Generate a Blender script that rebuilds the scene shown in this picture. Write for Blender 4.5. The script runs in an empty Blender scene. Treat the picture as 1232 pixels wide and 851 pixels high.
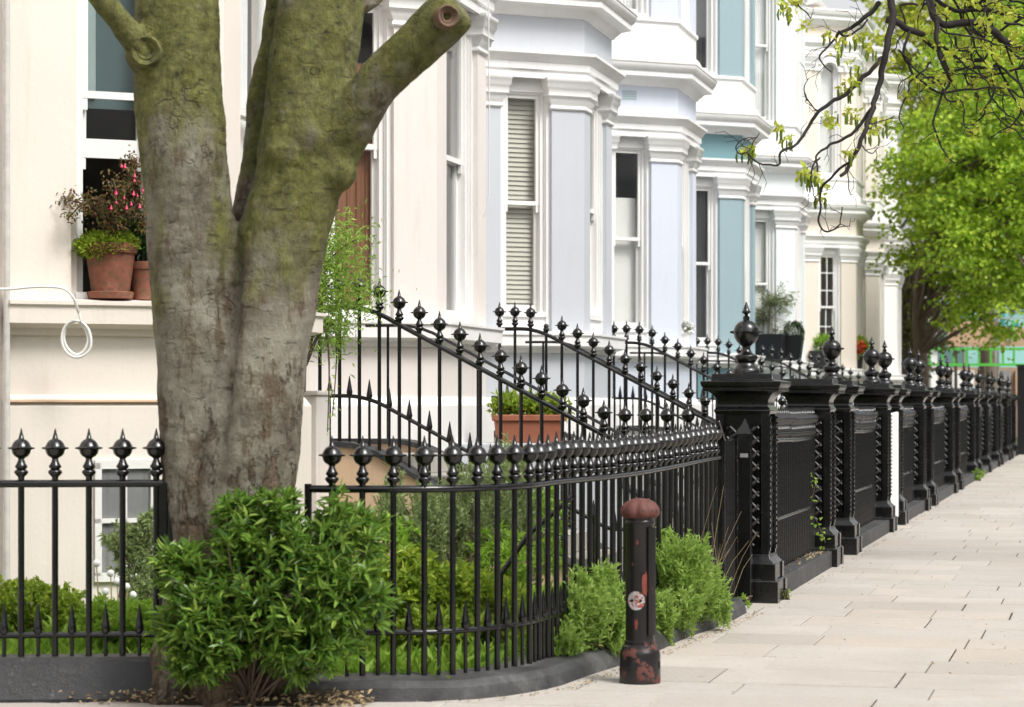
import bpy, bmesh, math, random
import numpy as np
from mathutils import Vector, noise
random.seed(7); np.random.seed(7)
SC = bpy.context.scene
COL = SC.collection
R = math.radians
# ------------------------------------------------------------------ site survey helpers
TH = math.atan(714/2900); CT, ST = math.cos(TH), math.sin(TH)
def W(px, z, h):
    """a site point: bearing given by px, depth z metres, height h"""
    xc = (px-616)/2900*z
    return Vector((xc*CT - z*ST, xc*ST + z*CT, h))
def Wy(px, py, z):
    return W(px, z, 1.55 + (484-py)/2900*z)

# ------------------------------------------------------------------ materials
def lin(h):
    h = h.lstrip('#'); c = [int(h[i:i+2], 16)/255 for i in (0, 2, 4)]
    return tuple(((x+.055)/1.055)**2.4 if x > .04045 else x/12.92 for x in c)
class NT:
    def __init__(s, name):
        s.m = bpy.data.materials.new(name); s.m.use_nodes = True
        s.t = s.m.node_tree; s.t.nodes.clear()
        s.out = s.n('ShaderNodeOutputMaterial'); s.b = s.n('ShaderNodeBsdfPrincipled')
        s.l(s.b.outputs[0], s.out.inputs[0])
        s.tc = s.n('ShaderNodeTexCoord')
    def n(s, k, **kw):
        x = s.t.nodes.new(k)
        for a, v in kw.items(): setattr(x, a, v)
        return x
    def l(s, a, b): s.t.links.new(a, b)
    def noise(s, scale, detail=4, rough=.6, coord='Object', vec=None, stretch=None):
        x = s.n('ShaderNodeTexNoise'); x.inputs['Scale'].default_value = scale
        x.inputs['Detail'].default_value = detail; x.inputs['Roughness'].default_value = rough
        v = vec or s.tc.outputs[coord]
        if stretch:
            mp = s.n('ShaderNodeMapping'); mp.inputs['Scale'].default_value = stretch
            s.l(v, mp.inputs[0]); v = mp.outputs[0]
        s.l(v, x.inputs['Vector']); return x.outputs['Fac']
    def ramp(s, fac, stops):
        x = s.n('ShaderNodeValToRGB'); e = x.color_ramp.elements
        while len(e) < len(stops): e.new(.5)
        for i, (p, c) in enumerate(stops):
            e[i].position = p; e[i].color = (*c, 1) if len(c) == 3 else c
        s.l(fac, x.inputs[0]); return x.outputs[0]
    def mix(s, fac, a, b, mode='MIX'):
        x = s.n('ShaderNodeMixRGB', blend_type=mode)
        for i, v in enumerate((fac, a, b)):
            if hasattr(v, 'is_linked') or hasattr(v, 'links'): s.l(v, x.inputs[i])
            elif i == 0: x.inputs[0].default_value = v
            else: x.inputs[i].default_value = (*v, 1)
        return x.outputs[0]
    def bump(s, h, strength=.3, dist=.01):
        x = s.n('ShaderNodeBump'); x.inputs['Strength'].default_value = strength
        x.inputs['Distance'].default_value = dist; s.l(h, x.inputs['Height'])
        s.l(x.outputs[0], s.b.inputs['Normal']); return x
    def set(s, **k):
        names = dict(rough='Roughness', spec='Specular IOR Level', metal='Metallic', col='Base Color', trans='Transmission Weight', coat='Coat Weight')
        for a, v in k.items():
            i = s.b.inputs[names[a]]
            if hasattr(v, 'links'): s.l(v, i)
            elif a == 'col': i.default_value = (*v, 1)
            else: i.default_value = v
        return s
M = {}
def sc(c, k): return tuple(min(1, x*k) for x in c)
def m_paint(name, c, dirt=.25, rough=.55):
    """painted stucco: faint mottling, streaks of grime with their own shape, fine bump"""
    t = NT(name)
    a = t.noise(1.3, 5); b = t.noise(5, 6, .7, stretch=(1, 1, .12))
    base = t.mix(t.ramp(a, [(.3, (0, 0, 0)), (.75, (1, 1, 1))]), sc(c, .93), c)
    grime = t.ramp(b, [(.56, (0, 0, 0)), (.8, (1, 1, 1))])
    mm = t.n('ShaderNodeMath', operation='MULTIPLY'); t.l(grime, mm.inputs[0]); mm.inputs[1].default_value = dirt
    st = t.noise(9, 5, .65, stretch=(1, 1, .05)); m2 = t.n('ShaderNodeMath', operation='MULTIPLY'); t.l(t.ramp(st, [(.55, (0,)*3), (.74, (1,)*3)]), m2.inputs[0]); m2.inputs[1].default_value = dirt*.7
    base = t.mix(m2.outputs[0], base, (c[0]*.70, c[1]*.68, c[2]*.64))
    t.set(col=t.mix(mm.outputs[0], base, (c[0]*.62, c[1]*.58, c[2]*.52)), rough=rough)
    t.bump(t.noise(28, 6, .7), .3, .008)
    M[name] = t.m; return t.m
def m_plain(name, c, rough=.6, var=.15, bumps=0, scale=8, metal=0, spec=.5):
    t = NT(name); a = t.noise(scale, 5)
    t.set(col=t.mix(a, sc(c, 1-var), sc(c, 1+var)), rough=rough, metal=metal, spec=spec)
    if bumps: t.bump(t.noise(scale*6, 5), bumps, .01)
    M[name] = t.m; return t.m
def m_iron(name, c=(.0035, .0035, .004)):
    t = NT(name)
    a = t.noise(14, 6, .7); b = t.noise(3, 4)
    col = t.mix(t.ramp(a, [(.62, (0, 0, 0)), (.78, (1, 1, 1))]), c, (.010, .009, .0085))
    t.set(col=col, rough=t.ramp(b, [(.3, (.17,)*3), (.7, (.32,)*3)]), spec=.65)
    t.bump(t.noise(38, 5), .3, .004)
    M[name] = t.m; return t.m
def m_leaf(name, cols, rough=.45, transl=.35, spec=.4):
    t = NT(name); g = t.n('ShaderNodeNewGeometry')
    k = len(cols)-1
    col = t.ramp(g.outputs['Random Per Island'], [(i/k, c) for i, c in enumerate(cols)])
    t.set(col=col, rough=rough, spec=spec)
    tr = t.n('ShaderNodeBsdfTranslucent'); t.l(t.mix(.5, col, tuple(min(1, x*1.6) for x in cols[-1])), tr.inputs[0])
    mx = t.n('ShaderNodeMixShader'); mx.inputs[0].default_value = transl
    t.l(t.b.outputs[0], mx.inputs[1]); t.l(tr.outputs[0], mx.inputs[2]); t.l(mx.outputs[0], t.out.inputs[0])
    M[name] = t.m; return t.m
def m_glass(name, tint=(.95, .96, .95)):
    t = NT(name); t.t.nodes.remove(t.b)
    tr = t.n('ShaderNodeBsdfTransparent'); tr.inputs[0].default_value = (*tint, 1)
    gl = t.n('ShaderNodeBsdfGlossy'); gl.inputs['Roughness'].default_value = .03
    fr = t.n('ShaderNodeLayerWeight'); fr.inputs[0].default_value = .5; pw = t.n('ShaderNodeMath', operation='POWER'); t.l(fr.outputs['Facing'], pw.inputs[0]); pw.inputs[1].default_value = 3.2
    ad = t.n('ShaderNodeMath', operation='MULTIPLY_ADD'); t.l(pw.outputs[0], ad.inputs[0]); ad.inputs[1].default_value = .85; ad.inputs[2].default_value = .10
    mx = t.n('ShaderNodeMixShader'); t.l(ad.outputs[0], mx.inputs[0]); t.l(tr.outputs[0], mx.inputs[1]); t.l(gl.outputs[0], mx.inputs[2])
    t.l(mx.outputs[0], t.out.inputs[0]); M[name] = t.m

m_paint('cream', (.77, .705, .635), .35); m_paint('pinkwhite', (.745, .69, .655), .35); m_paint('white', (.80, .785, .775), .2)
m_paint('trim', (.82, .815, .805), .32, .45)
m_paint('bluegrey', (.52, .545, .585), .15); m_paint('lavender', (.62, .66, .745), .15)
m_paint('teal', (.14, .265, .29), .2); m_paint('skyblue', (.285, .39, .425), .15)
m_paint('mint', (.75, .785, .785), .12); m_paint('beige', (.76, .68, .59), .15)
m_paint('tan', (.62, .44, .30), .35, .8)
m_plain('weathered', (.55, .53, .50), .85, .3, .4, 14)
m_paint('joinery', (.80, .79, .77), .05, .35)
m_plain('room', (.55, .52, .48), .9); m_plain('slate', (.06, .06, .07), .7, .2, .2)
m_plain('blind', (.60, .58, .51), .6, .05); m_plain('blindwhite', (.82, .82, .80), .6, .05)
m_plain('net', (.88, .88, .87), .9, .12, 0, 3); m_plain('curtain', (.25, .25, .26), .9, .2, 0, 4)
m_plain('doorpaint', (.04, .06, .10), .3); t = NT('darkstone'); a = t.noise(2.5, 8, .7); b = t.noise(18, 6, .7)
c = t.ramp(a, [(.35, (.012, .012, .013)), (.58, (.026, .026, .028)), (.75, (.08, .08, .08))])
t.set(col=t.mix(t.ramp(b, [(.6, (0,)*3), (.72, (.5,)*3)]), c, (.17, .165, .155)), rough=t.ramp(a, [(.3, (.38,)*3), (.7, (.65,)*3)])); t.bump(t.noise(9, 8, .75), .6, .015); M['darkstone'] = t.m
t = NT('greystone'); a = t.noise(3.5, 8, .7); b = t.noise(22, 6, .7)
c = t.ramp(a, [(.35, (.02, .02, .021)), (.55, (.055, .055, .056)), (.74, (.15, .148, .142))])
t.set(col=t.mix(t.ramp(b, [(.55, (0,)*3), (.72, (.6,)*3)]), c, (.03, .03, .03)), rough=.55); t.bump(t.noise(11, 8, .75), .6, .015); M['greystone'] = t.m
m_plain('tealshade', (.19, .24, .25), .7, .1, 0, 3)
m_plain('soil', (.05, .035, .022), .95, .5, .8, 12); m_plain('steps', (.35, .33, .30), .8, .2, .2)
m_plain('whiteboard', (.8, .8, .8), .4, .03); m_plain('cable', (.75, .74, .72), .5, .05)
m_plain('blackpot', (.012, .012, .014), .35); m_plain('twig', (.10, .07, .05), .8, .3)
m_plain('straw', (.40, .30, .17), .8, .3); m_plain('red', (.62, .02, .02), .5, .2); m_plain('pink', (.66, .05, .14), .5, .3)
m_plain('paper', (.68, .70, .66), .8, .1, 0, 12); m_plain('ventgrey', (.35, .45, .46), .6)
m_plain('asphalt', (.05, .05, .052), .9, .2, .4, 20); m_plain('kerbstone', (.30, .29, .28), .8, .2, .3, 10)
m_plain('scaffgreen', (.08, .45, .05), .5, .1); m_plain('pole', (.42, .42, .42), .4, .2, 0, 8, .5)
m_plain('hoarding', (.52, .33, .22), .8, .15, .2, 2); m_plain('aqua', (.32, .62, .60), .6, .1); m_plain('aquadark', (.03, .30, .34), .5, .1)
m_plain('bluesheet', (.05, .22, .45), .5, .1); m_plain('brick', (.34, .24, .17), .9, .2, .3, 6)
m_plain('cutwood', (.16, .10, .065), .9, .4, .5, 20)
m_plain('moss', (.13, .19, .02), .95, .4, 1, 30)
m_iron('iron'); m_glass('glass'); m_glass('glasscool', (.80, .85, .85))
# wooden shutter
t = NT('shutterwood'); a = t.noise(6, 6, .7, stretch=(6, 6, .4))
t.set(col=t.ramp(a, [(.25, (.12, .045, .02)), (.7, (.30, .13, .06))]), rough=.5); t.bump(a, .3, .004); M['shutterwood'] = t.m
# terracotta
t = NT('terracotta'); a = t.noise(5, 7, .75); b = t.noise(16, 5)
c = t.ramp(a, [(.35, (.15, .055, .035)), (.55, (.25, .085, .05)), (.72, (.32, .17, .12))])
t.set(col=t.mix(t.ramp(b, [(.5, (0,)*3), (.7, (.8,)*3)]), c, (.07, .075, .03)), rough=.85); t.bump(b, .4, .005); M['terracotta'] = t.m
m_plain('terraclean', (.30, .10, .055), .7, .12, .15, 6)
# bark: grey-brown plane bark with moss on the weather side, flakes and fissures
t = NT('bark'); g = t.n('ShaderNodeNewGeometry'); sx = t.n('ShaderNodeSeparateXYZ'); t.l(t.tc.outputs['Object'], sx.inputs[0])
n1 = t.noise(3.2, 8, .65); n2 = t.noise(15, 8, .75); n3 = t.noise(2.0, 4, stretch=(1, 1, .5)); n4 = t.noise(7, 6, .8, stretch=(1.5, 1.5, .5))
base = t.ramp(n1, [(.28, (.075, .062, .045)), (.45, (.18, .16, .122)), (.7, (.35, .33, .27))])
base = t.mix(t.ramp(n4, [(.52, (0,)*3), (.6, (.75,)*3)]), base, (.10, .062, .036))
# moss amount grows with height up the trunk
mr = t.n('ShaderNodeMapRange'); t.l(sx.outputs[2], mr.inputs[0]); mr.inputs[1].default_value = .9; mr.inputs[2].default_value = 3.3; mr.inputs[3].default_value = -.22; mr.inputs[4].default_value = .145
ad = t.n('ShaderNodeMath', operation='ADD'); t.l(n3, ad.inputs[0]); t.l(mr.outputs[0], ad.inputs[1])
moss = t.ramp(ad.outputs[0], [(.49, (0,)*3), (.60, (.85,)*3)])
mc = t.ramp(n2, [(.3, (.05, .055, .014)), (.5, (.13, .138, .032)), (.7, (.26, .26, .075))])
col = t.mix(moss, base, mc)
# cracks: edges of warped, upright cells, only where a second noise lets them
wn = t.n('ShaderNodeTexNoise'); wn.inputs['Scale'].default_value = 5; wn.inputs['Detail'].default_value = 4; t.l(t.tc.outputs['Object'], wn.inputs['Vector'])
wm = t.n('ShaderNodeVectorMath', operation='MULTIPLY_ADD'); t.l(wn.outputs['Color'], wm.inputs[0]); wm.inputs[1].default_value = (.35, .35, .35); t.l(t.tc.outputs['Object'], wm.inputs[2])
mp = t.n('ShaderNodeMapping'); mp.inputs['Scale'].default_value = (1, 1, .38); t.l(wm.outputs[0], mp.inputs[0])
vo = t.n('ShaderNodeTexVoronoi', feature='DISTANCE_TO_EDGE'); vo.inputs['Scale'].default_value = 11; t.l(mp.outputs[0], vo.inputs['Vector'])
crk = t.ramp(vo.outputs['Distance'], [(.0, (.4,)*3), (.06, (0,)*3)]); msk = t.ramp(t.noise(1.7, 3), [(.56, (0,)*3), (.64, (1,)*3)])
crk = t.mix(1.0, crk, msk, 'MULTIPLY')
wr_ = t.noise(9, 5, .7, stretch=(.7, .7, 3.2)); wrk = t.ramp(wr_, [(.30, (.8,)*3), (.40, (0,)*3)])
lich = t.ramp(t.noise(6, 7, .75), [(.62, (0,)*3), (.70, (.55,)*3)])
col = t.mix(lich, col, (.30, .29, .22))
# flaked plates: brown under-bark showing in patches, mostly on the lower trunk
lowr = t.n('ShaderNodeMapRange'); t.l(sx.outputs[2], lowr.inputs[0]); lowr.inputs[1].default_value = .3; lowr.inputs[2].default_value = 2.3; lowr.inputs[3].default_value = .12; lowr.inputs[4].default_value = -.12
pn = t.noise(4.2, 7, .72, stretch=(1.3, 1.3, .6)); pa = t.n('ShaderNodeMath', operation='ADD'); t.l(pn, pa.inputs[0]); t.l(lowr.outputs[0], pa.inputs[1])
plate = t.ramp(pa.outputs[0], [(.545, (0,)*3), (.575, (.85,)*3)]); col = t.mix(plate, col, t.ramp(n2, [(.35, (.07, .045, .028)), (.65, (.20, .145, .10))]))
col = t.mix(wrk, col, (.06, .048, .03)); col = t.mix(crk, col, (.03, .02, .012))
col = t.mix(t.ramp(n2, [(.26, (1,)*3), (.42, (0,)*3)]), col, (.035, .028, .018))
t.set(col=col, rough=.88, spec=.25)
hh = t.n('ShaderNodeMath', operation='MULTIPLY_ADD'); t.l(n4, hh.inputs[0]); hh.inputs[1].default_value = 1.2; t.l(n2, hh.inputs[2])
hc = t.n('ShaderNodeMath', operation='MULTIPLY_ADD'); t.l(crk, hc.inputs[0]); hc.inputs[1].default_value = -.9; t.l(hh.outputs[0], hc.inputs[2])
hw = t.n('ShaderNodeMath', operation='MULTIPLY_ADD'); t.l(wrk, hw.inputs[0]); hw.inputs[1].default_value = -.4; t.l(hc.outputs[0], hw.inputs[2])
hp = t.n('ShaderNodeMath', operation='MULTIPLY_ADD'); t.l(plate, hp.inputs[0]); hp.inputs[1].default_value = -.8; t.l(hw.outputs[0], hp.inputs[2])
t.bump(hp.outputs[0], 1.0, .022); M['bark'] = t.m
m_plain('twigbark', (.018, .013, .012), .8, .4, .5, 30); m_plain('greybark', (.17, .13, .10), .9, .3, .6, 10)
# bollard: black paint chipped to red oxide (own-shaped wear), more near foot and on the dome
def m_boll(name, lo, hi):
    t = NT(name); a = t.noise(11, 7, .68); sx = t.n('ShaderNodeSeparateXYZ'); t.l(t.tc.outputs['Object'], sx.inputs[0])
    f = t.ramp(a, [(lo, (0,)*3), (hi, (1,)*3)]); r2 = t.noise(40, 4)
    t.set(col=t.mix(f, (.013, .012, .012), t.mix(r2, (.085, .026, .02), (.15, .052, .04))), rough=t.ramp(f, [(0, (.3,)*3), (1, (.7,)*3)]))
    t.bump(f, -.4, .004); M[name] = t.m
m_boll('boll_shaft', .66, .68); m_boll('boll_base', .55, .57); m_boll('boll_dome', .36, .42)
t = NT('sticker'); a = t.noise(26, 5, .7)
t.set(col=t.mix(t.ramp(a, [(.5, (0,)*3), (.54, (1,)*3)]), (.45, .43, .43), (.28, .06, .045)), rough=.6); M['sticker'] = t.m
# York stone slabs
t = NT('yorkstone'); g = t.n('ShaderNodeNewGeometry')
tone = t.ramp(g.outputs['Random Per Island'], [(0, (.42, .375, .34)), (.35, (.52, .475, .435)), (.6, (.465, .435, .405)), (.8, (.55, .50, .455)), (1, (.49, .42, .36))])
a = t.noise(1.6, 8, .65, 'Object'); b = t.noise(30, 6, .7); c = t.noise(4, 6, .6)
col = t.mix(t.ramp(a, [(.3, (.7,)*3), (.7, (0,)*3)]), tone, (.43, .40, .36), 'MIX')
col = t.mix(t.ramp(c, [(.58, (0,)*3), (.8, (.45,)*3)]), col, (.36, .25, .15))
col = t.mix(t.ramp(b, [(.2, (.6,)*3), (.5, (0,)*3)]), col, (.22, .19, .155))
vg = t.n('ShaderNodeTexVoronoi'); vg.inputs['Scale'].default_value = 2.6; t.l(t.tc.outputs['Object'], vg.inputs['Vector'])
col = t.mix(t.ramp(vg.outputs['Distance'], [(.045, (.7,)*3), (.06, (0,)*3)]), col, (.20, .18, .165))
big = t.noise(.5, 6, .7); col = t.mix(t.ramp(big, [(.45, (0,)*3), (.7, (.5,)*3)]), col, (.36, .32, .285))
t.set(col=col, rough=.62, spec=.4); t.bump(t.noise(9, 8, .7), .5, .014); M['yorkstone'] = t.m
m_plain('joint', (.06, .045, .033), .95, .3)
# grass / earth of the gardens
t = NT('turf'); a = t.noise(6, 6, .7)
t.set(col=t.ramp(a, [(.35, (.035, .03, .015)), (.55, (.06, .09, .02)), (.75, (.10, .16, .03))]), rough=.95); t.bump(a, .6, .03); M['turf'] = t.m
m_leaf('leaf_bush', [(.022, .062, .008), (.055, .135, .016), (.10, .215, .028), (.17, .31, .045), (.30, .42, .08)], .34, .32, .42)
m_leaf('leaf_fine', [(.14, .25, .04), (.30, .44, .09), (.46, .60, .18)], .5, .4)
m_leaf('leaf_rosemary', [(.14, .19, .08), (.27, .34, .14), (.40, .48, .22)], .6, .25)
m_leaf('leaf_conifer', [(.14, .24, .03), (.27, .42, .07), (.40, .56, .12)], .6, .3)
m_leaf('leaf_yellow', [(.15, .26, .03), (.30, .42, .04), (.10, .20, .03), (.42, .50, .06)], .5, .35)
m_leaf('leaf_grass', [(.14, .27, .03), (.26, .43, .05), (.38, .54, .09)], .5, .4)
m_leaf('leaf_olive', [(.10, .14, .06), (.22, .27, .13), (.33, .36, .2)], .55, .25)
m_leaf('leaf_tree', [(.06, .14, .010), (.17, .32, .022), (.32, .48, .04), (.52, .64, .08)], .40, .45)
m_leaf('leaf_spring', [(.32, .48, .03), (.50, .62, .06), (.66, .72, .14), (.36, .34, .05)], .45, .5)
m_leaf('leaf_fuchsia', [(.05, .10, .02), (.16, .06, .035), (.12, .17, .03), (.22, .10, .05)], .55, .25)
m_leaf('leaf_dark', [(.01, .035, .008), (.03, .08, .015)], .4, .15)
m_leaf('leaf_dull', [(.10, .10, .03), (.20, .18, .05), (.14, .17, .05)], .6, .3)

# ------------------------------------------------------------------ mesh builder
class MB:
    def __init__(s): s.v = []; s.f = []
    def add(s, vs, fs):
        k = len(s.v); s.v += [tuple(v) for v in vs]; s.f += [tuple(i+k for i in f) for f in fs]; return s
    def hexa(s, p):
        return s.add(p, [(0, 3, 2, 1), (4, 5, 6, 7), (0, 1, 5, 4), (1, 2, 6, 5), (2, 3, 7, 6), (3, 0, 4, 7)])
    def box(s, x0, x1, y0, y1, z0, z1):
        return s.hexa([(x0, y0, z0), (x1, y0, z0), (x1, y1, z0), (x0, y1, z0), (x0, y0, z1), (x1, y0, z1), (x1, y1, z1), (x0, y1, z1)])
    def fbox(s, F, u0, u1, o0, o1, h0, h1):
        q = [(u0, o0), (u1, o0), (u1, o1), (u0, o1)]
        return s.hexa([F(u, o, h0) for u, o in q]+[F(u, o, h1) for u, o in q])
    def prism(s, pts, z0, z1):
        n = len(pts); v = [(x, y, z0) for x, y in pts]+[(x, y, z1) for x, y in pts]
        return s.add(v, [tuple(range(n-1, -1, -1)), tuple(range(n, 2*n))]+[(i, (i+1) % n, (i+1) % n+n, i+n) for i in range(n)])
    def tube(s, path, rad, n=8, cap=True):
        P = [Vector(p) for p in path]; m = len(P)
        if not hasattr(rad, '__len__'): rad = [rad]*m
        up = None; vs = []
        for i in range(m):
            d = (P[min(i+1, m-1)]-P[max(i-1, 0)])
            if d.length < 1e-9: d = Vector((0, 0, 1))
            d.normalize()
            if up is None: up = Vector((1, 0, 0)) if abs(d.x) < .8 else Vector((0, 1, 0))
            a = d.cross(up); a.normalize(); b = d.cross(a); up = -b if False else (a.cross(d))
            for k in range(n):
                t = 2*math.pi*k/n; vs.append(P[i]+(a*math.cos(t)+b*math.sin(t))*rad[i])
        fs = [(i*n+k, i*n+(k+1) % n, (i+1)*n+(k+1) % n, (i+1)*n+k) for i in range(m-1) for k in range(n)]
        if cap: fs += [tuple(range(n-1, -1, -1)), tuple(range((m-1)*n, m*n))]
        return s.add(vs, fs)
    def lathe(s, prof, c=(0, 0, 0), n=16, flute=0):
        vs = []; m = len(prof)
        for r, h in prof:
            for k in range(n):
                t = 2*math.pi*k/n; rr = r*(1+flute*(abs(math.sin(t*4))-.5)) if flute else r
                vs.append((c[0]+rr*math.cos(t), c[1]+rr*math.sin(t), c[2]+h))
        fs = [(i*n+k, i*n+(k+1) % n, (i+1)*n+(k+1) % n, (i+1)*n+k) for i in range(m-1) for k in range(n)]
        fs += [tuple(range(n-1, -1, -1)), tuple(range((m-1)*n, m*n))]
        return s.add(vs, fs)
    def sweep(s, path, prof, closed=False):
        n = len(path); P = [Vector(p[:2]) for p in path]; off = []
        for i in range(n):
            a = P[i]-P[i-1] if (closed or i > 0) else P[1]-P[0]
            b = P[(i+1) % n]-P[i] if (closed or i < n-1) else P[-1]-P[-2]
            a.normalize(); b.normalize()
            na = Vector((a.y, -a.x)); nb = Vector((b.y, -b.x)); q = na+nb
            off.append(q/(q.length_squared/2))
        m = len(prof)
        vs = [(P[i].x+off[i].x*o, P[i].y+off[i].y*o, h) for i in range(n) for o, h in prof]
        e = n if closed else n-1
        fs = [(i*m+k, ((i+1) % n)*m+k, ((i+1) % n)*m+(k+1) % m, i*m+(k+1) % m) for i in range(e) for k in range(m)]
        if not closed: fs += [tuple(range(m-1, -1, -1)), tuple(range((n-1)*m, n*m))]
        return s.add(vs, fs)
def woff(o):
    v = Vector((0, 0, 0))
    while o is not None: v = v+o.location; o = o.parent
    return v
def mesh_from(name, mb, mat, off=(0, 0, 0), smooth=40):
    V = np.array(mb.v, dtype=float).reshape(-1, 3)-np.array(off)
    me = bpy.data.meshes.new(name); me.from_pydata(V.tolist(), [], mb.f)
    me.materials.append(M[mat] if isinstance(mat, str) else mat)
    bm = bmesh.new(); bm.from_mesh(me); bmesh.ops.recalc_face_normals(bm, faces=bm.faces); bm.to_mesh(me); bm.free()
    if smooth:
        me.shade_smooth(); me.set_sharp_from_angle(angle=R(smooth))
    me.update(); return me
def part(name, mb, mat, parent=None, smooth=40, bevel=0):
    me = mb if isinstance(mb, bpy.types.Mesh) else mesh_from(name, mb, mat, woff(parent) if parent else (0, 0, 0), smooth)
    o = bpy.data.objects.new(name, me); COL.objects.link(o)
    if parent: o.parent = parent
    if bevel:
        b = o.modifiers.new('Bevel', 'BEVEL'); b.width = bevel; b.segments = 2; b.limit_method = 'ANGLE'; b.angle_limit = R(40)
    return o
def thing(name, label, cat, loc=(0, 0, 0), group=None):
    o = bpy.data.objects.new(name, None); COL.objects.link(o); o.location = loc; o.empty_display_size = .2
    o['label'] = label; o['category'] = cat
    if group: o['group'] = group
    return o
def tag(o, label, cat, group=None):
    o['label'] = label; o['category'] = cat
    if group: o['group'] = group
    return o
def struct(name, mb, mat, **k):
    o = part(name, mb, mat, None, **k); o['kind'] = 'structure'; return o
def stuff(o, label, cat):
    o['kind'] = 'stuff'; o['label'] = label; o['category'] = cat; return o

# leaves: one mesh, every leaf its own folded island
def leaves(name, P, D, L, Wd, mat, parent=None, fold=.25, bend=.2, six=False):
    P = np.asarray(P, float); D = np.asarray(D, float); n = len(P)
    D /= np.linalg.norm(D, axis=1)[:, None]+1e-9
    up = np.random.normal(size=(n, 3))*.5+np.array([0, 0, 1.0])
    S = np.cross(D, up); S /= np.linalg.norm(S, axis=1)[:, None]+1e-9
    N = np.cross(S, D)
    L = np.broadcast_to(np.asarray(L, float), (n,))[:, None]; Wd = np.broadcast_to(np.asarray(Wd, float), (n,))[:, None]
    def q(a, s, h): return P+D*L*a+S*Wd*s+N*L*h
    if six:
        V = np.stack([q(0, 0, 0), q(.35, 0, .02), q(.72, 0, -.02-bend*.3), q(1, 0, -bend), q(.35, .5, .02+fold*.3), q(.72, .36, fold*.2-bend*.3), q(.72, -.36, fold*.2-bend*.3), q(.35, -.5, .02+fold*.3)], 1)
        F = [(0, 1, 4), (1, 2, 5, 4), (2, 3, 5), (0, 7, 1), (1, 7, 6, 2), (2, 6, 3)]; k = 8
    else:
        V = np.stack([q(0, 0, 0), q(.5, .5, fold*.4), q(1, 0, -bend), q(.5, -.5, fold*.4)], 1)
        F = [(0, 2, 1), (0, 3, 2)]; k = 4
    V = V.reshape(-1, 3)
    if parent is not None: V = V-np.array(woff(parent))
    base = (np.arange(n)*k)
    fl = [tuple(i+b for i in f) for b in base.tolist() for f in F]
    me = bpy.data.meshes.new(name); me.from_pydata(V.tolist(), [], fl); me.materials.append(M[mat]); me.update()
    o = bpy.data.objects.new(name, me); COL.objects.link(o)
    if parent is not None: o.parent = parent
    return o
def rnd(n): return np.random.normal(size=(n, 3))
def unit(a): a = np.asarray(a, float); return a/(np.linalg.norm(a, axis=-1, keepdims=True)+1e-9)

# ------------------------------------------------------------------ camera, world, sun
cam = bpy.data.cameras.new('camera'); co = bpy.data.objects.new('camera', cam); COL.objects.link(co)
co.location = (0, 0, 1.55); co.rotation_euler = (R(90), 0, TH)
cam.sensor_width = 36; cam.lens = 2900/1232*36; cam.shift_y = 58.5/1232; cam.clip_end = 3000; cam.clip_start = .1
cam.dof.use_dof = True; cam.dof.focus_distance = 18.5; cam.dof.aperture_fstop = 4.0
SC.camera = co
w = bpy.data.worlds.new('World'); SC.world = w; w.use_nodes = True; nt = w.node_tree
bg = nt.nodes['Background']; sky = nt.nodes.new('ShaderNodeTexSky'); sky.sky_type = 'NISHITA'; sky.sun_disc = False
SE, SR = R(52), R(118)
sky.sun_elevation = SE; sky.sun_rotation = SR; sky.dust_density = 4; sky.air_density = 1; sky.ozone_density = 1
hs = nt.nodes.new('ShaderNodeHueSaturation'); hs.inputs['Saturation'].default_value = .07
nt.links.new(sky.outputs[0], hs.inputs['Color']); nt.links.new(hs.outputs[0], bg.inputs[0]); bg.inputs[1].default_value = .15
sl = bpy.data.lights.new('sun', 'SUN'); sl.energy = 1.8; sl.angle = R(18); sl.color = (1, .96, .9)
so = bpy.data.objects.new('sun', sl); COL.objects.link(so)
dv = Vector((math.sin(SR)*math.cos(SE), math.cos(SR)*math.cos(SE), math.sin(SE)))
so.rotation_euler = dv.to_track_quat('Z', 'Y').to_euler(); so.location = (10, 0, 30)
SC.view_settings.view_transform = 'Standard'; SC.view_settings.look = 'None'; SC.view_settings.exposure = .56; SC.view_settings.gamma = 1
SC.cycles.max_bounces = 6; SC.cycles.transparent_max_bounces = 12; SC.cycles.use_denoising = True
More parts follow.
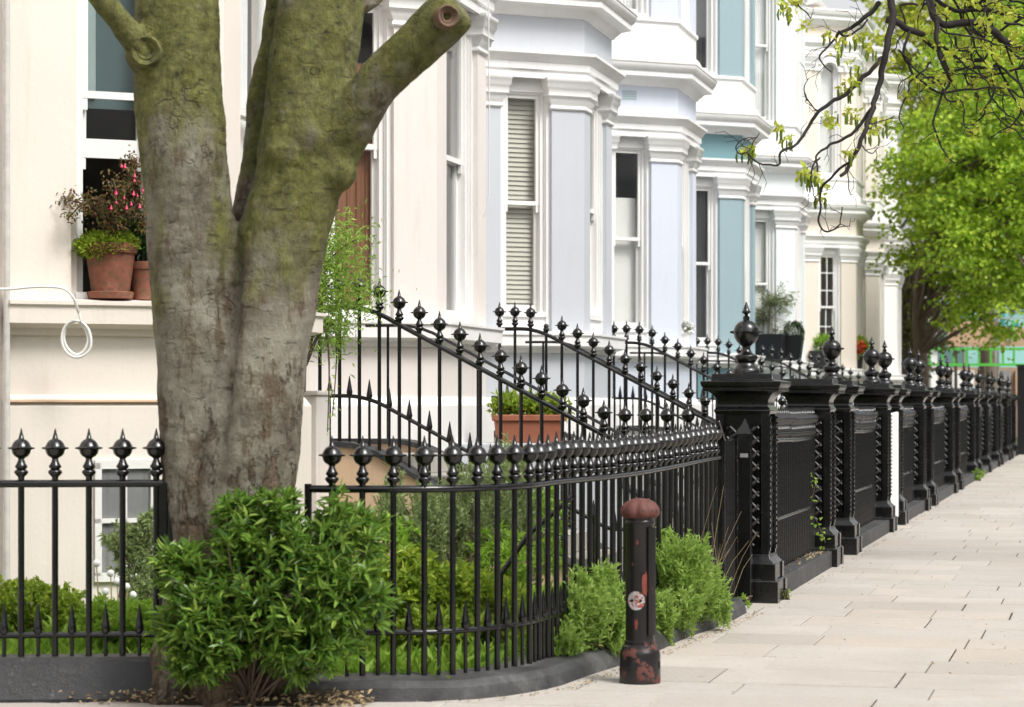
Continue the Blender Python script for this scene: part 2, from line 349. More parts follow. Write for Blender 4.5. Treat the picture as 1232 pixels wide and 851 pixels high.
# ------------------------------------------------------------------ ground
FRONT = 5.92; DN = .788; DS = .616; BL = 1.52      # bay front line, canted direction, canted length
LM = FRONT+DN*BL
g = MB().add([(-600, -60, -.03), (600, -60, -.03), (600, 1500, -.03), (-600, 1500, -.03)], [(0, 1, 2, 3)]); struct('ground', g, 'turf', smooth=0)
g = MB().add([(2.75, -20, -.012), (9.5, -20, -.012), (9.5, 400, -.012), (2.75, 400, -.012)], [(0, 1, 2, 3)]); struct('road', g, 'asphalt', smooth=0)
g = MB().box(2.6, 2.75, -20, 400, -.1, .008); struct('kerb', g, 'kerbstone', smooth=0)
g = MB().add([(-14, 9, -.004), (2.6, 9, -.004), (2.6, 90, -.004), (-14, 90, -.004)], [(0, 1, 2, 3)]); struct('pavement_bed', g, 'joint', smooth=0)
g = MB(); y = 9.0
rr = random.Random(3)
while y < 90:
    d = rr.choice([.5, .6, .68, .75]); x = -9.0 + rr.uniform(0, .8)
    if y > 20: x = -3.6+rr.uniform(0, .8)
    while x < 2.55:
        wd = min(rr.uniform(.55, 1.15), 2.59-x)
        e = rr.choice([.002, .003, .004, .006]); z = .004+rr.uniform(-.0015, .0015); t1 = rr.uniform(-.0015, .0015)
        ey_ = rr.choice([.003, .006, .009, .012])
        c = [(x+e, y+ey_), (x+wd-e, y+ey_+rr.uniform(0, .003)), (x+wd-e, y+d-ey_), (x+e, y+d-ey_)]
        b = .004
        top = [(c[0][0]+b, c[0][1]+b, z), (c[1][0]-b, c[1][1]+b, z+t1), (c[2][0]-b, c[2][1]-b, z+t1), (c[3][0]+b, c[3][1]-b, z)]
        low = [(px, py, z-.0065) for px, py in c]
        g.add(top+low, [(0, 1, 2, 3), (4, 5, 1, 0), (5, 6, 2, 1), (6, 7, 3, 2), (7, 4, 0, 3)])
        x += wd
    y += d
struct('pavement', g, 'yorkstone', smooth=0)
g = MB().prism([(-2.68, 17.35), (-2.76, 90), (-7.3, 90), (-7.3, 9.5), (-5.9, 11.7), (-4.8, 11.86), (-4.15, 12.12), (-3.64, 11.98), (-3.36, 12.08), (-3.1, 12.6), (-2.9, 13.2)], -.02, .07)
struct('garden_ground', g, 'turf', smooth=0)

# ------------------------------------------------------------------ terraced houses
def frame(o, d):
    n = (d[1], -d[0])
    return lambda u, out, h: (o[0]+d[0]*u+n[0]*out, o[1]+d[1]*u+n[1]*out, h)
def s_of(z, L=FRONT): return (z-ST*L)/CT

def window(parent, F, u0, u1, h0, h1, mid, style, arch=False, glass='glass', raised=None):
    """sash window: the window part is the box frame, with sashes, panes and what hangs behind them below it"""
    m = MB(); j = .055
    for a, b in ((u0, u0+j), (u1-j, u1)): m.fbox(F, a, b, -.24, -.10, h0, h1)
    m.fbox(F, u0+j, u1-j, -.24, -.10, h1-j, h1); m.fbox(F, u0-.01, u1+.01, -.25, -.04, h0-.06, h0+.0)
    # moulded outer architrave
    for a, b in ((u0-.05, u0+.012), (u1-.012, u1+.05)): m.fbox(F, a, b, -.115, -.075, h0, h1+.02)
    m.fbox(F, u0-.05, u1+.05, -.117, -.077, h1-.03, h1+.05)
    if arch:
        uc = (u0+u1)/2; r = (u1-u0)/2
        for k in range(10):
            a0, a1 = math.pi*k/10, math.pi*(k+1)/10
            def q(a, rr, o): return F(uc+rr*math.cos(a), o, h1-r+rr*math.sin(a))
            for ra, rb, o0, o1 in ((r-.05, r+.09, -.11, .04), (r+.13, r+.2, -.06, .07)):
                m.hexa([q(a0, ra, o0), q(a0, rb, o0), q(a1, rb, o0), q(a1, ra, o0), q(a0, ra, o1), q(a0, rb, o1), q(a1, rb, o1), q(a1, ra, o1)])
        # spandrels closing the corners of the arch
        for sg in (-1, 1):
            pts = [(uc+sg*r, h1-r)]+[(uc+sg*r*math.cos(t), h1-r+r*math.sin(t)) for t in [math.pi/2*i/6 for i in range(7)]][1:]+[(uc+sg*r, h1)]
            nn = len(pts); v = [F(u, -.09, h) for u, h in pts]+[F(u, -.105, h) for u, h in pts]
            m.add(v, [tuple(range(nn)), tuple(range(2*nn-1, nn-1, -1))]+[(i, i+nn, (i+1) % nn+nn, (i+1) % nn) for i in range(nn)])
    w = part('window', m, 'joinery', parent, 30)
    a, b = u0+j, u1-j
    def sash(lo, hi, o, bars=0, deep=.05):
        s = MB(); st = .042
        s.fbox(F, a, a+st, o-.04, o, lo, hi); s.fbox(F, b-st, b, o-.04, o, lo, hi)
        s.fbox(F, a+st, b-st, o-.04, o, hi-.045, hi); s.fbox(F, a+st, b-st, o-.04, o, lo, lo+deep)
        if bars:
            s.fbox(F, (a+b)/2-.012, (a+b)/2+.012, o-.032, o-.006, lo+deep, hi-.045)
            for k in range(1, bars): hh = lo+(hi-lo)*k/bars; s.fbox(F, a+st, b-st, o-.031, o-.007, hh-.012, hh+.012)
        for c in (a+.006, b-.04):      # horns under the meeting rail
            if lo > h0+.3: s.fbox(F, c, c+.034, o-.038, o-.003, lo-.08, lo)
        part('sash', s, 'joinery', w, 0)
        p = MB(); q = [(a+st, lo+deep), (b-st, lo+deep), (b-st, hi-.045), (a+st, hi-.045)]
        p.add([F(u, o-.02, h) for u, h in q], [(0, 1, 2, 3)]); part('pane', p, glass, w, 0)
    bars = 3 if style == 'bars' else 0
    if raised: sash(mid, h1-j, -.125, bars); sash(raised, raised+mid-h0, -.175, bars, .13)
    else: sash(mid, h1-j, -.125, bars); sash(h0, mid+.04, -.175, bars, .08)
    k = MB()
    if style == 'blind':
        h = h0+.05
        while h < h1-.05:
            k.add([F(a, -.245, h), F(b-.07, -.245, h), F(b-.07, -.262, h+.052), F(a, -.262, h+.052)], [(0, 1, 2, 3)]); h += .055
        part('blind', k, 'blind', w, 0)
    elif style == 'whiteblind':
        h = h0+.05
        while h < h1-.05:
            k.add([F(a, -.245, h), F(b, -.245, h), F(b, -.262, h+.052), F(a, -.262, h+.052)], [(0, 1, 2, 3)]); h += .055
        part('blind', k, 'blindwhite', w, 0)
    elif style == 'half':
        k.fbox(F, a, b-.05, -.30, -.28, h0, h0+(h1-h0)*.72); part('panel', k, 'blindwhite', w, 0)
    elif style == 'curtain':
        n = 26; v = []
        for i in range(n+1):
            u = a+(b-a)*i/n; o = -.275+.018*math.sin(i*1.9)
            v += [F(u, o, h0), F(u, o+.01, h1)]
        k.add(v, [(2*i, 2*i+2, 2*i+3, 2*i+1) for i in range(n)]); part('curtain', k, 'net', w)
    elif style == 'darkcurtain':
        n = 26; v = []
        for i in range(n+1):
            u = a+(b-a)*.7*i/n; o = -.34+.04*math.sin(i*1.3)
            v += [F(u, o, h0), F(u, o+.01, h1)]
        k.add(v, [(2*i, 2*i+2, 2*i+3, 2*i+1) for i in range(n)]); part('curtain', k, 'curtain', w)
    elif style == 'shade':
        k.fbox(F, a, b, -.30, -.285, mid-.05, h1); part('blind', k, 'tealshade', w, 0)  # no real blind: teal panel painting the upper pane's reflection as flat colour
        k = MB().fbox(F, b-.13, b-.01, -.28, -.262, mid+.02, h1); part('curtain', k, 'net', w, 0)  # added pale strip standing in for the lighter inner reveal, not a curtain
    elif style == 'shutter':
        n = 5; top = h1-1.35
        for i in range(n):
            x0 = a+(b-a)*i/n; x1 = a+(b-a)*(i+1)/n-.006
            k.fbox(F, x0, x1, -.262, -.235, h0, h1-.55)
        k.fbox(F, a, b, -.275, -.263, h0, h1-.55); part('shutter', k, 'shutterwood', w, 0)
    return w

def pilaster(parent, poly, h0, h1, cap, mshaft, mcap='trim', jambs=()):
    p = part('pilaster', MB().prism(poly, h0, h1), mshaft, parent, 20)
    H = cap
    prof = [(0, H-.02), (.022, H-.015), (.03, H), (.022, H+.02), (.012, H+.03), (.016, H+.05), (.045, H+.085), (.05, H+.12), (.075, H+.14), (.075, H+.22), (.095, H+.24), (.10, H+.30), (.11, H+.31), (.11, H+.345), (0, H+.345)]
    part('capital', MB().sweep(poly, prof, True), mcap, p, 50)
    return p

def house(i, z0, znext, fl, wall, accent, frieze, label, wins, arch=False, uwins=None, style='', extra=None, name='terraced_house', body=12.0):
    s0 = s_of(z0); s1 = s0+fl
    A1 = (-FRONT, s0); A2 = (-FRONT, s1); A0 = (-LM, s0-DS*BL); A3 = (-LM, s1+DS*BL)
    sN = s_of(znext)-DS*BL
    t = thing(name, label, 'house', (-FRONT, s0, 0), 'terraced houses along the street')
    path = [A0, A1, A2, A3]
    FN = frame(A1, (-DN, -DS))
    def FNc(u, o, h):            # canted face: u runs away from the corner, out faces the street
        return (A1[0]-DN*u+DS*o, A1[1]-DS*u-DN*o, h)
    def FFr(u, o, h): return (A1[0]+o, A1[1]+u, h)
    def FFa(u, o, h): return (A2[0]-DN*u+DS*o, A2[1]+DS*u+DN*o, h)
    def poly_at(o):
        k = .32; # mitre tweak
        return [FNc(BL, o, 0)[:2], (A1[0]+o, A1[1]-o*k), (A2[0]+o, A2[1]+o*k), FFa(BL, o, 0)[:2]]
    back = [(-LM-.35, A3[1]), (-LM-.35, A0[1])]
    HB = {-1: 2.215, 0: 2.27}.get(i, 2.34)
    # lower wall of the bay with projecting plinth, string courses
    lo = part('wall', MB().prism(path+back, .0, HB), wall, t, 20)
    part('plinth', MB().sweep(path, [(0, -.02), (.07, -.02), (.07, 1.52), (.03, 1.58), (0, 1.6)]), 'white' if i not in (-1,) else wall, t, 30)
    part('sill_band', MB().sweep(path, [(o_, h_+HB-2.34) for o_, h_ in ((0, 2.12), (.03, 2.125), (.045, 2.15), (.05, 2.17), (.15, 2.2), (.15, 2.31), (.17, 2.325), (.17, 2.35), (0, 2.37))]), 'trim' if i > 0 else ('cream' if i < 0 else 'white'), t, 30)
    def level(hb, ht, cap, wn, main_h0, front_style, canted_style, mids, up):
        # three pilasters wrap the corners of the bay
        pw, pf = .42, .33
        near = [FNc(pw, -.26, 0)[:2], FNc(pw, 0, 0)[:2], A1, FFr(pf, 0, 0)[:2], FFr(pf, -.26, 0)[:2]]
        far = [FFr(fl-pf, -.26, 0)[:2], FFr(fl-pf, 0, 0)[:2], A2, FFa(pw, 0, 0)[:2], FFa(pw, -.26, 0)[:2]]
        end = [FNc(BL, -.26, 0)[:2], FNc(BL, 0, 0)[:2], FNc(1.07, 0, 0)[:2], FNc(1.07, -.26, 0)[:2]]
        for P_ in (near, far, end): pilaster(t, P_, hb, ht, cap, accent if not up or i in (1, 2, 3, 4) else wall, 'trim' if i >= 0 else wall)
        # white jamb strips beside the shafts
        jb = MB()
        jb.fbox(FNc, pw, pw+.05, -.26, -.05, hb, ht); jb.fbox(FNc, 1.02, 1.07, -.26, -.05, hb, ht)
        jb.fbox(FFr, pf, pf+.05, -.26, -.05, hb, ht); jb.fbox(FFr, fl-pf-.05, fl-pf, -.26, -.05, hb, ht)
        part('window_jamb', jb, 'trim' if i >= 0 else wall, t, 0)
        part('wall', MB().fbox(FFa, pw, BL, -.26, -.06, hb, ht), wall, t, 0)
        w0 = main_h0
        if w0 > hb+.02:
            part('window_apron', MB().fbox(FNc, pw+.05, 1.02, -.24, -.07, hb, w0-.06), 'trim', t, 0)
            part('window_apron', MB().fbox(FFr, pf+.05, fl-pf-.05, -.24, -.07, hb, w0-.06), 'trim', t, 0)
        part('window_head', MB().fbox(FNc, pw+.05, 1.02, -.24, -.08, ht-.14, ht), 'trim' if i >= 0 else wall, t, 0)
        part('window_head', MB().fbox(FFr, pf+.05, fl-pf-.05, -.24, -.08, ht-.14, ht), 'trim' if i >= 0 else wall, t, 0)
        a = arch and up
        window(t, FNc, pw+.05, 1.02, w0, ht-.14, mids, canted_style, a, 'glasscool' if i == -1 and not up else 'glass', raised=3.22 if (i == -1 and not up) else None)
        window(t, FFr, pf+.05, fl-pf-.05, w0, ht-.14, mids, front_style, a)
        # the room behind
        r = MB(); x0, x1, ya, yb = -LM-3, -LM-.02, A0[1]+.05, A3[1]-.05
        r.add([(x0, ya, hb), (x0, yb, hb), (x0, yb, ht), (x0, ya, ht), (x1, ya, hb), (x1, yb, hb), (x1, yb, ht), (x1, ya, ht)], [(0, 1, 2, 3), (0, 4, 5, 1), (3, 2, 6, 7), (0, 3, 7, 4), (1, 5, 6, 2)])
        part('room', r, 'room', t, 0)
        # entablature: architrave, frieze, cornice with weathered lead top
        part('frieze', MB().prism(path+back, ht, ht+.83), frieze, t, 20)
        e = ht
        part('architrave', MB().sweep(path, [(0, e-.02), (.05, e-.02), (.05, e+.07), (.075, e+.08), (.075, e+.16), (.10, e+.18), (.12, e+.22), (.16, e+.25), (.16, e+.28), (0, e+.29)]), 'trim' if i >= 0 else wall, t, 50)
        c = e+.70
        part('cornice', MB().sweep(path, [(0, c), (.03, c+.005), (.04, c+.03), (.09, c+.07), (.11, c+.10), (.23, c+.12), (.23, c+.19), (.25, c+.20), (.27, c+.24), (.29, c+.27), (.29, c+.295), (0, c+.40)]), 'trim' if i >= 0 else wall, t, 50)
        part('lead_flashing', MB().sweep(path, [(.0, c+.403), (.295, c+.297), (.300, c+.305), (.296, c+.318), (0, c+.425)]), 'weathered', t, 50)
    fs, cs = wins; uf, uc = uwins or ('curtain', 'curtain')
    level(HB, 5.32, 4.97, 0, {1: 2.6, 2: 2.6, 3: 2.55, 4: 2.55}.get(i, HB+.08), fs, cs, 3.84 if i >= 0 else 3.62, False)
    # base of the upper bay
    part('upper_base', MB().sweep(path+[], [(-.3, 6.3), (.10, 6.3), (.10, 6.50), (.04, 6.62), (.0, 6.64), (0, 6.93), (.03, 6.95), (.03, 7.0), (-.3, 7.0)]), 'trim' if i >= 0 else wall, t, 40)
    level(7.0, 10.0, 9.6, 0, 7.06, uf, uc, 8.5, True)
    # main wall of the house with the doorway between the bays
    sE = max(sN, A3[1]+.3); W0, W1 = -LM-.35, -LM
    dm = min((A3[1]+.25), sE-.2)
    mw = MB(); de = min(dm+1.2, sE-.1)
    mw.box(W0, W1, A3[1], dm, 0, body); mw.box(W0, W1, de, sE, 0, body); mw.box(W0, W1, dm, de, 0, 1.12); mw.box(W0, W1, dm, de, 3.9, body)
    mw.box(W0, W1, A0[1], A3[1], 10.83, body)
    mw.box(-LM-10, W0, A0[1]+.0, sE, -.02, 1.1)
    mw.box(-LM-10, -LM-3.1, A0[1], sE, 1.1, body)
    part('wall', mw, wall, t, 0)
    d = part('door', MB().box(W0+.1, W0+.16, dm, de, 1.12, 3.3), 'doorpaint', t, 0, .004)
    part('door_frame', MB().box(W0+.06, W1-.02, dm-.0, dm+.07, 1.12, 3.9).box(W0+.06, W1-.02, de-.07, de, 1.12, 3.9).box(W0+.06, W1-.02, dm+.07, de-.07, 3.3, 3.4), 'joinery', t, 0)
    part('cornice', MB().sweep([(-LM, A0[1]), (-LM, sE)], [(0, body-.6), (.06, body-.58), (.1, body-.45), (.35, body-.4), (.4, body-.3), (.4, body-.26), (0, body-.2)]), 'trim', t, 40)
    part('roof', MB().box(-LM-10, -LM-.1, A0[1], sE, body+.002, body+.15), 'slate', t, 0)
    return t, FNc, FFr, FFa, dm, de, A0, A3

Z = {-1: 16.67, 0: 21.98, 1: 28.2, 2: 34.35, 3: 40.4, 4: 47.3, 5: 58.9, 6: 64.9, 7: 70.4}
FL = {-1: 1.65, 0: 1.80, 1: 1.62, 2: 1.6, 3: 1.6, 4: 1.65, 5: 1.8, 6: 1.7, 7: 1.7}
spec = {
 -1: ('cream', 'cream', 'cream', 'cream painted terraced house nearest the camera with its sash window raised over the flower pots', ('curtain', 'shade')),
 0: ('pinkwhite', 'pinkwhite', 'pinkwhite', 'pinkish white terraced house with wooden shutters in its bay window behind the big tree', ('darkcurtain', 'shutter')),
 1: ('bluegrey', 'bluegrey', 'bluegrey', 'terraced house with blue-grey pilasters and slatted blinds in the bay window', ('plain', 'blind')),
 2: ('lavender', 'lavender', 'lavender', 'terraced house with pale lavender pilasters and a small air vent in its frieze', ('plain', 'half')),
 3: ('teal', 'skyblue', 'teal', 'terraced house with teal frieze and sky blue pilasters', ('plain', 'darkcurtain')),
 4: ('mint', 'mint', 'mint', 'very pale mint terraced house between the teal one and the beige one', ('plain', 'whiteblind')),
 5: ('beige', 'beige', 'beige', 'beige terraced house with arched upper windows and red flowers on its sill', ('plain', 'bars')),
 6: ('cream', 'cream', 'cream', 'narrow looking cream house second from the far end of the terrace', ('plain', 'plain')),
 7: ('white', 'white', 'white', 'white house at the far end of the terrace, beside the green trees', ('plain', 'plain')),
}
H = {}
for i in range(-1, 8):
    wl, ac, fz, lab, wn = spec[i]
    zn = Z.get(i+1, 76.5)
    upper_wall = wl
    H[i] = house(i, Z[i], zn, FL[i], 'white' if i in (1, 2, 3) and False else wl, ac, fz, lab, wn, arch=i >= 5,
                 uwins={3: ('plain', 'darkcurtain'), 4: ('plain', 'curtain'), 5: ('plain', 'curtain')}.get(i), body=11.6 if i > 4 else 12.4)
# air brick in the lavender frieze
t2, FN2 = H[2][0], H[2][1]
vb = MB()
for r_ in range(4):
    for c_ in range(7): vb.fbox(FN2, .66+c_*.033, .685+c_*.033, -.0, .006, 5.82+r_*.035, 5.842+r_*.035)
part('air_vent', vb, 'ventgrey', t2, 0)
# basement window of the near cream house
tA, FA = H[-1][0], H[-1][1]
b = MB(); 
for a0, a1, c0, c1 in ((.5, .545, .38, 1.14), (.885, .93, .38, 1.14), (.5, .93, 1.10, 1.16), (.5, .93, .34, .40), (.5, .93, .735, .765), (.71, .735, .4, 1.1)):
    b.fbox(FA, a0, a1, .072, .10, c0, c1)
bw = part('window', b, 'joinery', tA, 0)
part('pane', MB().add([FA(.54, .078, .4), FA(.89, .078, .4), FA(.89, .078, 1.1), FA(.54, .078, 1.1)], [(0, 1, 2, 3)]), 'glass', bw, 0)
part('curtain', MB().fbox(FA, .5, .93, .0705, .0745, .36, 1.15), 'curtain', bw, 0)
part('string_course', MB().sweep([FA(BL, .0, 0)[:2], (-FRONT, s_of(Z[-1]))], [(.0, 1.545), (.085, 1.55), (.085, 1.562), (0, 1.575)]), 'tan', tA, 0)
# neighbour wall at the left edge of the picture + drain pipe in the corner
nb = thing('terraced_house', 'sliver of pale pink wall at the left edge of the picture, beside the drainpipe', 'house', (-7.2, 13.6, 0))
part('wall', MB().box(-LM-.4, -LM+.02, 9.5, s_of(Z[-1])-DS*BL-.03, 0, 12.4), 'pinkwhite', nb, 0)
tag(part('drainpipe', MB().tube([(-LM+.07, s_of(Z[-1])-DS*BL-.11, 0), (-LM+.07, s_of(Z[-1])-DS*BL-.11, 12)], .022, 12), 'weathered'), 'thin drainpipe in the corner beside the cream house', 'drainpipe')
# loose cable hanging down the corner of the pinkish white house
cz = 23.2
cp = [Wy(588, -60, cz), Wy(588, 60, cz), Wy(589, 180, cz), Wy(588, 235, cz), Wy(584, 256, cz), Wy(581, 262, cz)]
tag(part('cable', MB().tube(cp, .006, 6), 'cable'), 'thin grey cable hanging down the corner of the pinkish white house', 'cable')
# white cable coil on the cream wall
def cc(px, py, z=16.15): return Wy(px, py, z)
pts = [cc(-30, 347, 15.7), cc(10, 348, 15.75), cc(45, 345, 15.75), cc(75, 347, 15.8), cc(88, 358, 15.8), cc(94, 375, 15.85)]
loop = [(94, 375), (97, 386), (88, 386), (80, 391), (75, 401), (75, 414), (81, 425), (91, 430), (102, 427), (109, 418), (109, 404), (104, 393), (96, 387), (87, 388), (79, 395), (77, 408), (82, 420), (92, 427), (101, 422), (106, 410), (103, 397), (95, 388)]
pts += [cc(x, y_, 15.88+.0015*k) for k, (x, y_) in enumerate(loop)]
def smooth(P, n=4):
    P = [Vector(p) for p in P]; out = []
    for i in range(len(P)-1):
        a, b, c, d = P[max(i-1, 0)], P[i], P[i+1], P[min(i+2, len(P)-1)]
        for k in range(n):
            t = k/n; out.append(.5*((2*b)+(-a+c)*t+(2*a-5*b+4*c-d)*t*t+(-a+3*b-3*c+d)*t**3))
    return out+[P[-1]]
tag(part('cable', MB().tube(smooth(pts), .009, 8), 'cable'), 'white cable coiled in a loop on the cream wall under the sill', 'cable')

# ------------------------------------------------------------------ entrance stairs between the bays
def stair_top(L):      # height of the hand rail over the street as it climbs to the door
    if L >= 5.9: return 2.31
    if L <= 3.55: return 1.27
    if L > 5.5: return 2.31-.487*.55*(5.9-L)**2/(.4)/.9
    k = 2.31-.487*.55*.4/.9
    h = k-.487*(5.5-L)*1.08
    return max(h, 1.27)
def stairs(s, depth, wmat, label):
    t = thing('front_steps', label, 'steps', (-4.5, s, 0), 'front steps of the terraced houses')
    Ls = [2.9+.1*k for k in range(43)]
    for nm, a, b in (('side_wall', s-.11, s+.11), ('side_wall', s+depth-.11, s+depth+.11)):
        v = []; top = [(L, stair_top(L)-1.12-.07*max(0, (5.9-L)/2.3) if L > 3.6 else .09) for L in Ls]
        top = [(L, max(h, .09)) for L, h in top]
        n = len(top); mbw = MB(); vs = []
        for L, h in top: vs += [(-L, a, -.01), (-L, b, -.01), (-L, b, h), (-L, a, h)]
        fs = [(4*i+k, 4*i+(k+1) % 4, 4*i+4+(k+1) % 4, 4*i+4+k) for i in range(n-1) for k in range(4)]+[(3, 2, 1, 0), (4*n-4, 4*n-3, 4*n-2, 4*n-1)]
        mbw.add(vs, fs); sw = part(nm, mbw, wmat, t, 20)
        mc = MB(); vs = []
        for L, h in top: vs += [(-L, a-.03, h+.002), (-L, b+.03, h+.002), (-L, b+.03, h+.045), (-L, a-.03, h+.045)]
        mc.add(vs, fs); part('coping', mc, 'darkstone', sw, 20)
    st = MB(); n = 7
    for k in range(n):
        st.box(-7.1, -(3.6+.3*k), s+.112, s+depth-.112, .0+.16*k, .16*(k+1))
    part('treads', st, 'steps', t, 0, .008)
    return t
SA = {-1: 18.4, 0: 24.3, 1: 30.3, 2: 36.75, 3: 42.9, 4: 50.1}
nm = {-1: 'tan rendered steps wall below the nearest sloping stair railing', 0: 'white front steps rising behind the terracotta planter', 1: 'front steps rising to the door past the blue-grey bay', 2: 'front steps beyond the lavender bay', 3: 'front steps beyond the teal house bay', 4: 'front steps beyond the pale mint bay'}
for k, s in SA.items(): stairs(s, 1.5, 'tan' if k < 0 else 'white', nm[k])
bp = thing('gate_pier', 'plain cream rendered pier right of the big tree trunk where the stair railing begins', 'pier', (-6.15, 18.1, 0))
part('shaft', MB().box(-6.3, -5.99, 17.95, 18.27, 0, 1.60), 'pinkwhite', bp, 0, .01)
part('coping', MB().box(-6.32, -5.975, 17.93, 18.285, 1.602, 1.64), 'pinkwhite', bp, 0, .01)
# ------------------------------------------------------------------ ironwork
def finial_mesh(n=14, s=1.0):
    m = MB()
    m.lathe([(.017, 0), (.017, .018), (.026, .026), (.036, .038), (.037, .046), (.030, .054), (.022, .058), (.031, .066), (.033, .074), (.026, .084), (.020, .096), (.0155, .112),
             (.022, .119), (.036, .127), (.046, .140), (.0505, .156), (.0535, .163), (.0575, .166), (.0575, .170), (.0535, .173), (.049, .182), (.041, .198), (.030, .209), (.020, .214), (.015, .218), (.009, .242), (.002, .272)], n=n)
    for a in range(4):
        t = a*math.pi/2+.3; d = Vector((math.cos(t), math.sin(t), 0))
        m.tube([Vector((0, 0, .168))+d*.05, Vector((0, 0, .168))+d*.072], [.008, .003], 6)
    return mesh_from('finial', m, 'iron', smooth=50)
FIN = finial_mesh(); FINLO = finial_mesh(8)
DOGS = {}
def dog_mesh(l):
    k = round(l, 2)
    if k not in DOGS: DOGS[k] = mesh_from('dog_bar', MB().lathe([(.011, -k), (.011, 0), (.02, .006), (.022, .016), (.026, .03), (.022, .05), (.010, .12), (.003, .16)], n=8), 'iron', smooth=50)
    return DOGS[k]
BARS = {}
def bar_mesh(h, r=.0155):
    k = (round(h, 2), r)
    if k not in BARS: BARS[k] = mesh_from('baluster', MB().lathe([(r, 0), (r, k[0])], n=10), 'iron', smooth=50)
    return BARS[k]
def child(name, me, parent, loc, rot=0):
    o = bpy.data.objects.new(name, me); COL.objects.link(o); o.parent = parent; o.location = loc; o.rotation_euler.z = rot; return o
def railing(t, pts, htop, hfoot, hlow, pitch, fin=FIN, dogs=True, rail_r=.02, start=.5, skip=(), br=.0155):
    """pts: plan polyline; htop(p,d), hfoot, hlow are functions of distance along it"""
    P = [Vector((*p[:2], 0)) for p in pts]; cum = [0]
    for a, b in zip(P, P[1:]): cum.append(cum[-1]+(b-a).length)
    def at(d):
        d = max(0, min(cum[-1], d))
        for i in range(len(P)-1):
            if d <= cum[i+1]: return P[i].lerp(P[i+1], (d-cum[i])/(cum[i+1]-cum[i]+1e-9))
        return P[-1]
    o = woff(t); n = max(2, int(cum[-1]/.07)); ds = [cum[-1]*i/n for i in range(n+1)]
    part('top_rail', MB().tube([at(d)+Vector((0, 0, htop(d))) for d in ds], rail_r, 10), 'iron', t)
    if hlow: part('lower_rail', MB().tube([at(d)+Vector((0, 0, hlow(d))) for d in ds], rail_r*.8, 10), 'iron', t)
    k = 0; d = pitch*start
    rg = random.Random(len(pts)*7+int(cum[-1]*10))
    while d < cum[-1]-.02:
        p = at(d); f = hfoot(d)
        b = child('baluster', bar_mesh(htop(d)-f, br), t, (p.x-o.x, p.y-o.y, f-o.z))
        if k not in skip:
            c = child('finial', fin, b, (0, 0, round(htop(d)-f, 2)+.012), rg.uniform(-.25, .25)); c.rotation_euler.x = rg.uniform(-.02, .02)
        else:
            part_stub = child('finial_stub', STUB, b, (0, 0, round(htop(d)-f, 2)+.012))
        if dogs and hlow and d+pitch/2 < cum[-1]:
            q = at(d+pitch/2); child('dog_bar', dog_mesh(hlow(d+pitch/2)-hfoot(d+pitch/2)), t, (q.x-o.x, q.y-o.y, hlow(d+pitch/2)+.0-o.z))
        d += pitch; k += 1
    return at, cum[-1]
STUB = mesh_from('finial_stub', MB().lathe([(.017, 0), (.036, .04), (.022, .058), (.031, .07), (.020, .09), (.008, .095)], n=10), 'iron', smooth=50)

def LS(px, z): L = (1330-px)*z/2986.6; return (-L, s_of(z, L))
# left garden railing on its black plinth
a = LS(-170, 12.5); b = LS(196, 12.62)
lf = thing('garden_railing', 'straight black iron railing on a dark stone plinth left of the big tree', 'railing', (b[0], b[1], 0))
LD = math.hypot(b[0]-a[0], b[1]-a[1]); dirv = Vector((b[0]-a[0], b[1]-a[1]))/LD
first = LS(188, 12.62); u = (Vector(first)-Vector(a)).dot(dirv); npit = .1745
start = (u % npit)/npit
railing(lf, [a, b], lambda d: 1.125, lambda d: .20, lambda d: .335, npit, start=start if start > .1 else start+1, br=.017)
pz = MB(); nx, ny = -dirv.y, dirv.x
def off(p, k, e=0): return (p[0]-nx*k+dirv.x*e, p[1]-ny*k+dirv.y*e)
prof = [(-.12, -.02), (.17, -.02), (.17, .02), (.10, .17), (.09, .20), (.06, .225), (-.12, .225)]
part('plinth', MB().sweep([a, off(b, 0, .09)], prof), 'darkstone', lf, 20, .012)
part('end_post', MB().box(b[0]-.015, b[0]+.03, b[1]-.02, b[1]+.02, .2, 1.13).box(b[0]+.035, b[0]+.06, b[1]-.02, b[1]+.02, .2, 1.12), 'iron', lf, 0, .004)

# curved railing
cp = [LS(x, z) for x, z in ((374, 12.7), (410, 12.68), (450, 12.66), (485, 12.66), (515, 12.68), (544, 12.74), (574, 12.84), (599, 12.97), (619, 13.1), (638, 13.25), (650, 13.42))]
cp3 = smooth([(*p, 0) for p in cp], 4)
end = LS(866, 17.75); last = cp3[-1]
mid = [(last[0]+(end[0]-last[0])*k/8+.03*math.sin(k/8*math.pi), last[1]+(end[1]-last[1])*k/8) for k in range(1, 9)]
path = [(p[0], p[1]) for p in cp3]+mid
cr = thing('garden_railing', 'curved black iron railing with ball finials sweeping from the bush to the narrow gate', 'railing', (-3.2, 12.6, 0))
TL = sum(math.hypot(path[i+1][0]-path[i][0], path[i+1][1]-path[i][1]) for i in range(len(path)-1))
at, tot = railing(cr, path, lambda d: 1.093+.05*max(0, d-1.5)/TL-.012*math.sin(max(0, d-2)*1.1), lambda d: .08, lambda d: .34 if d < 9 else .34, .163, start=.69, br=.017)
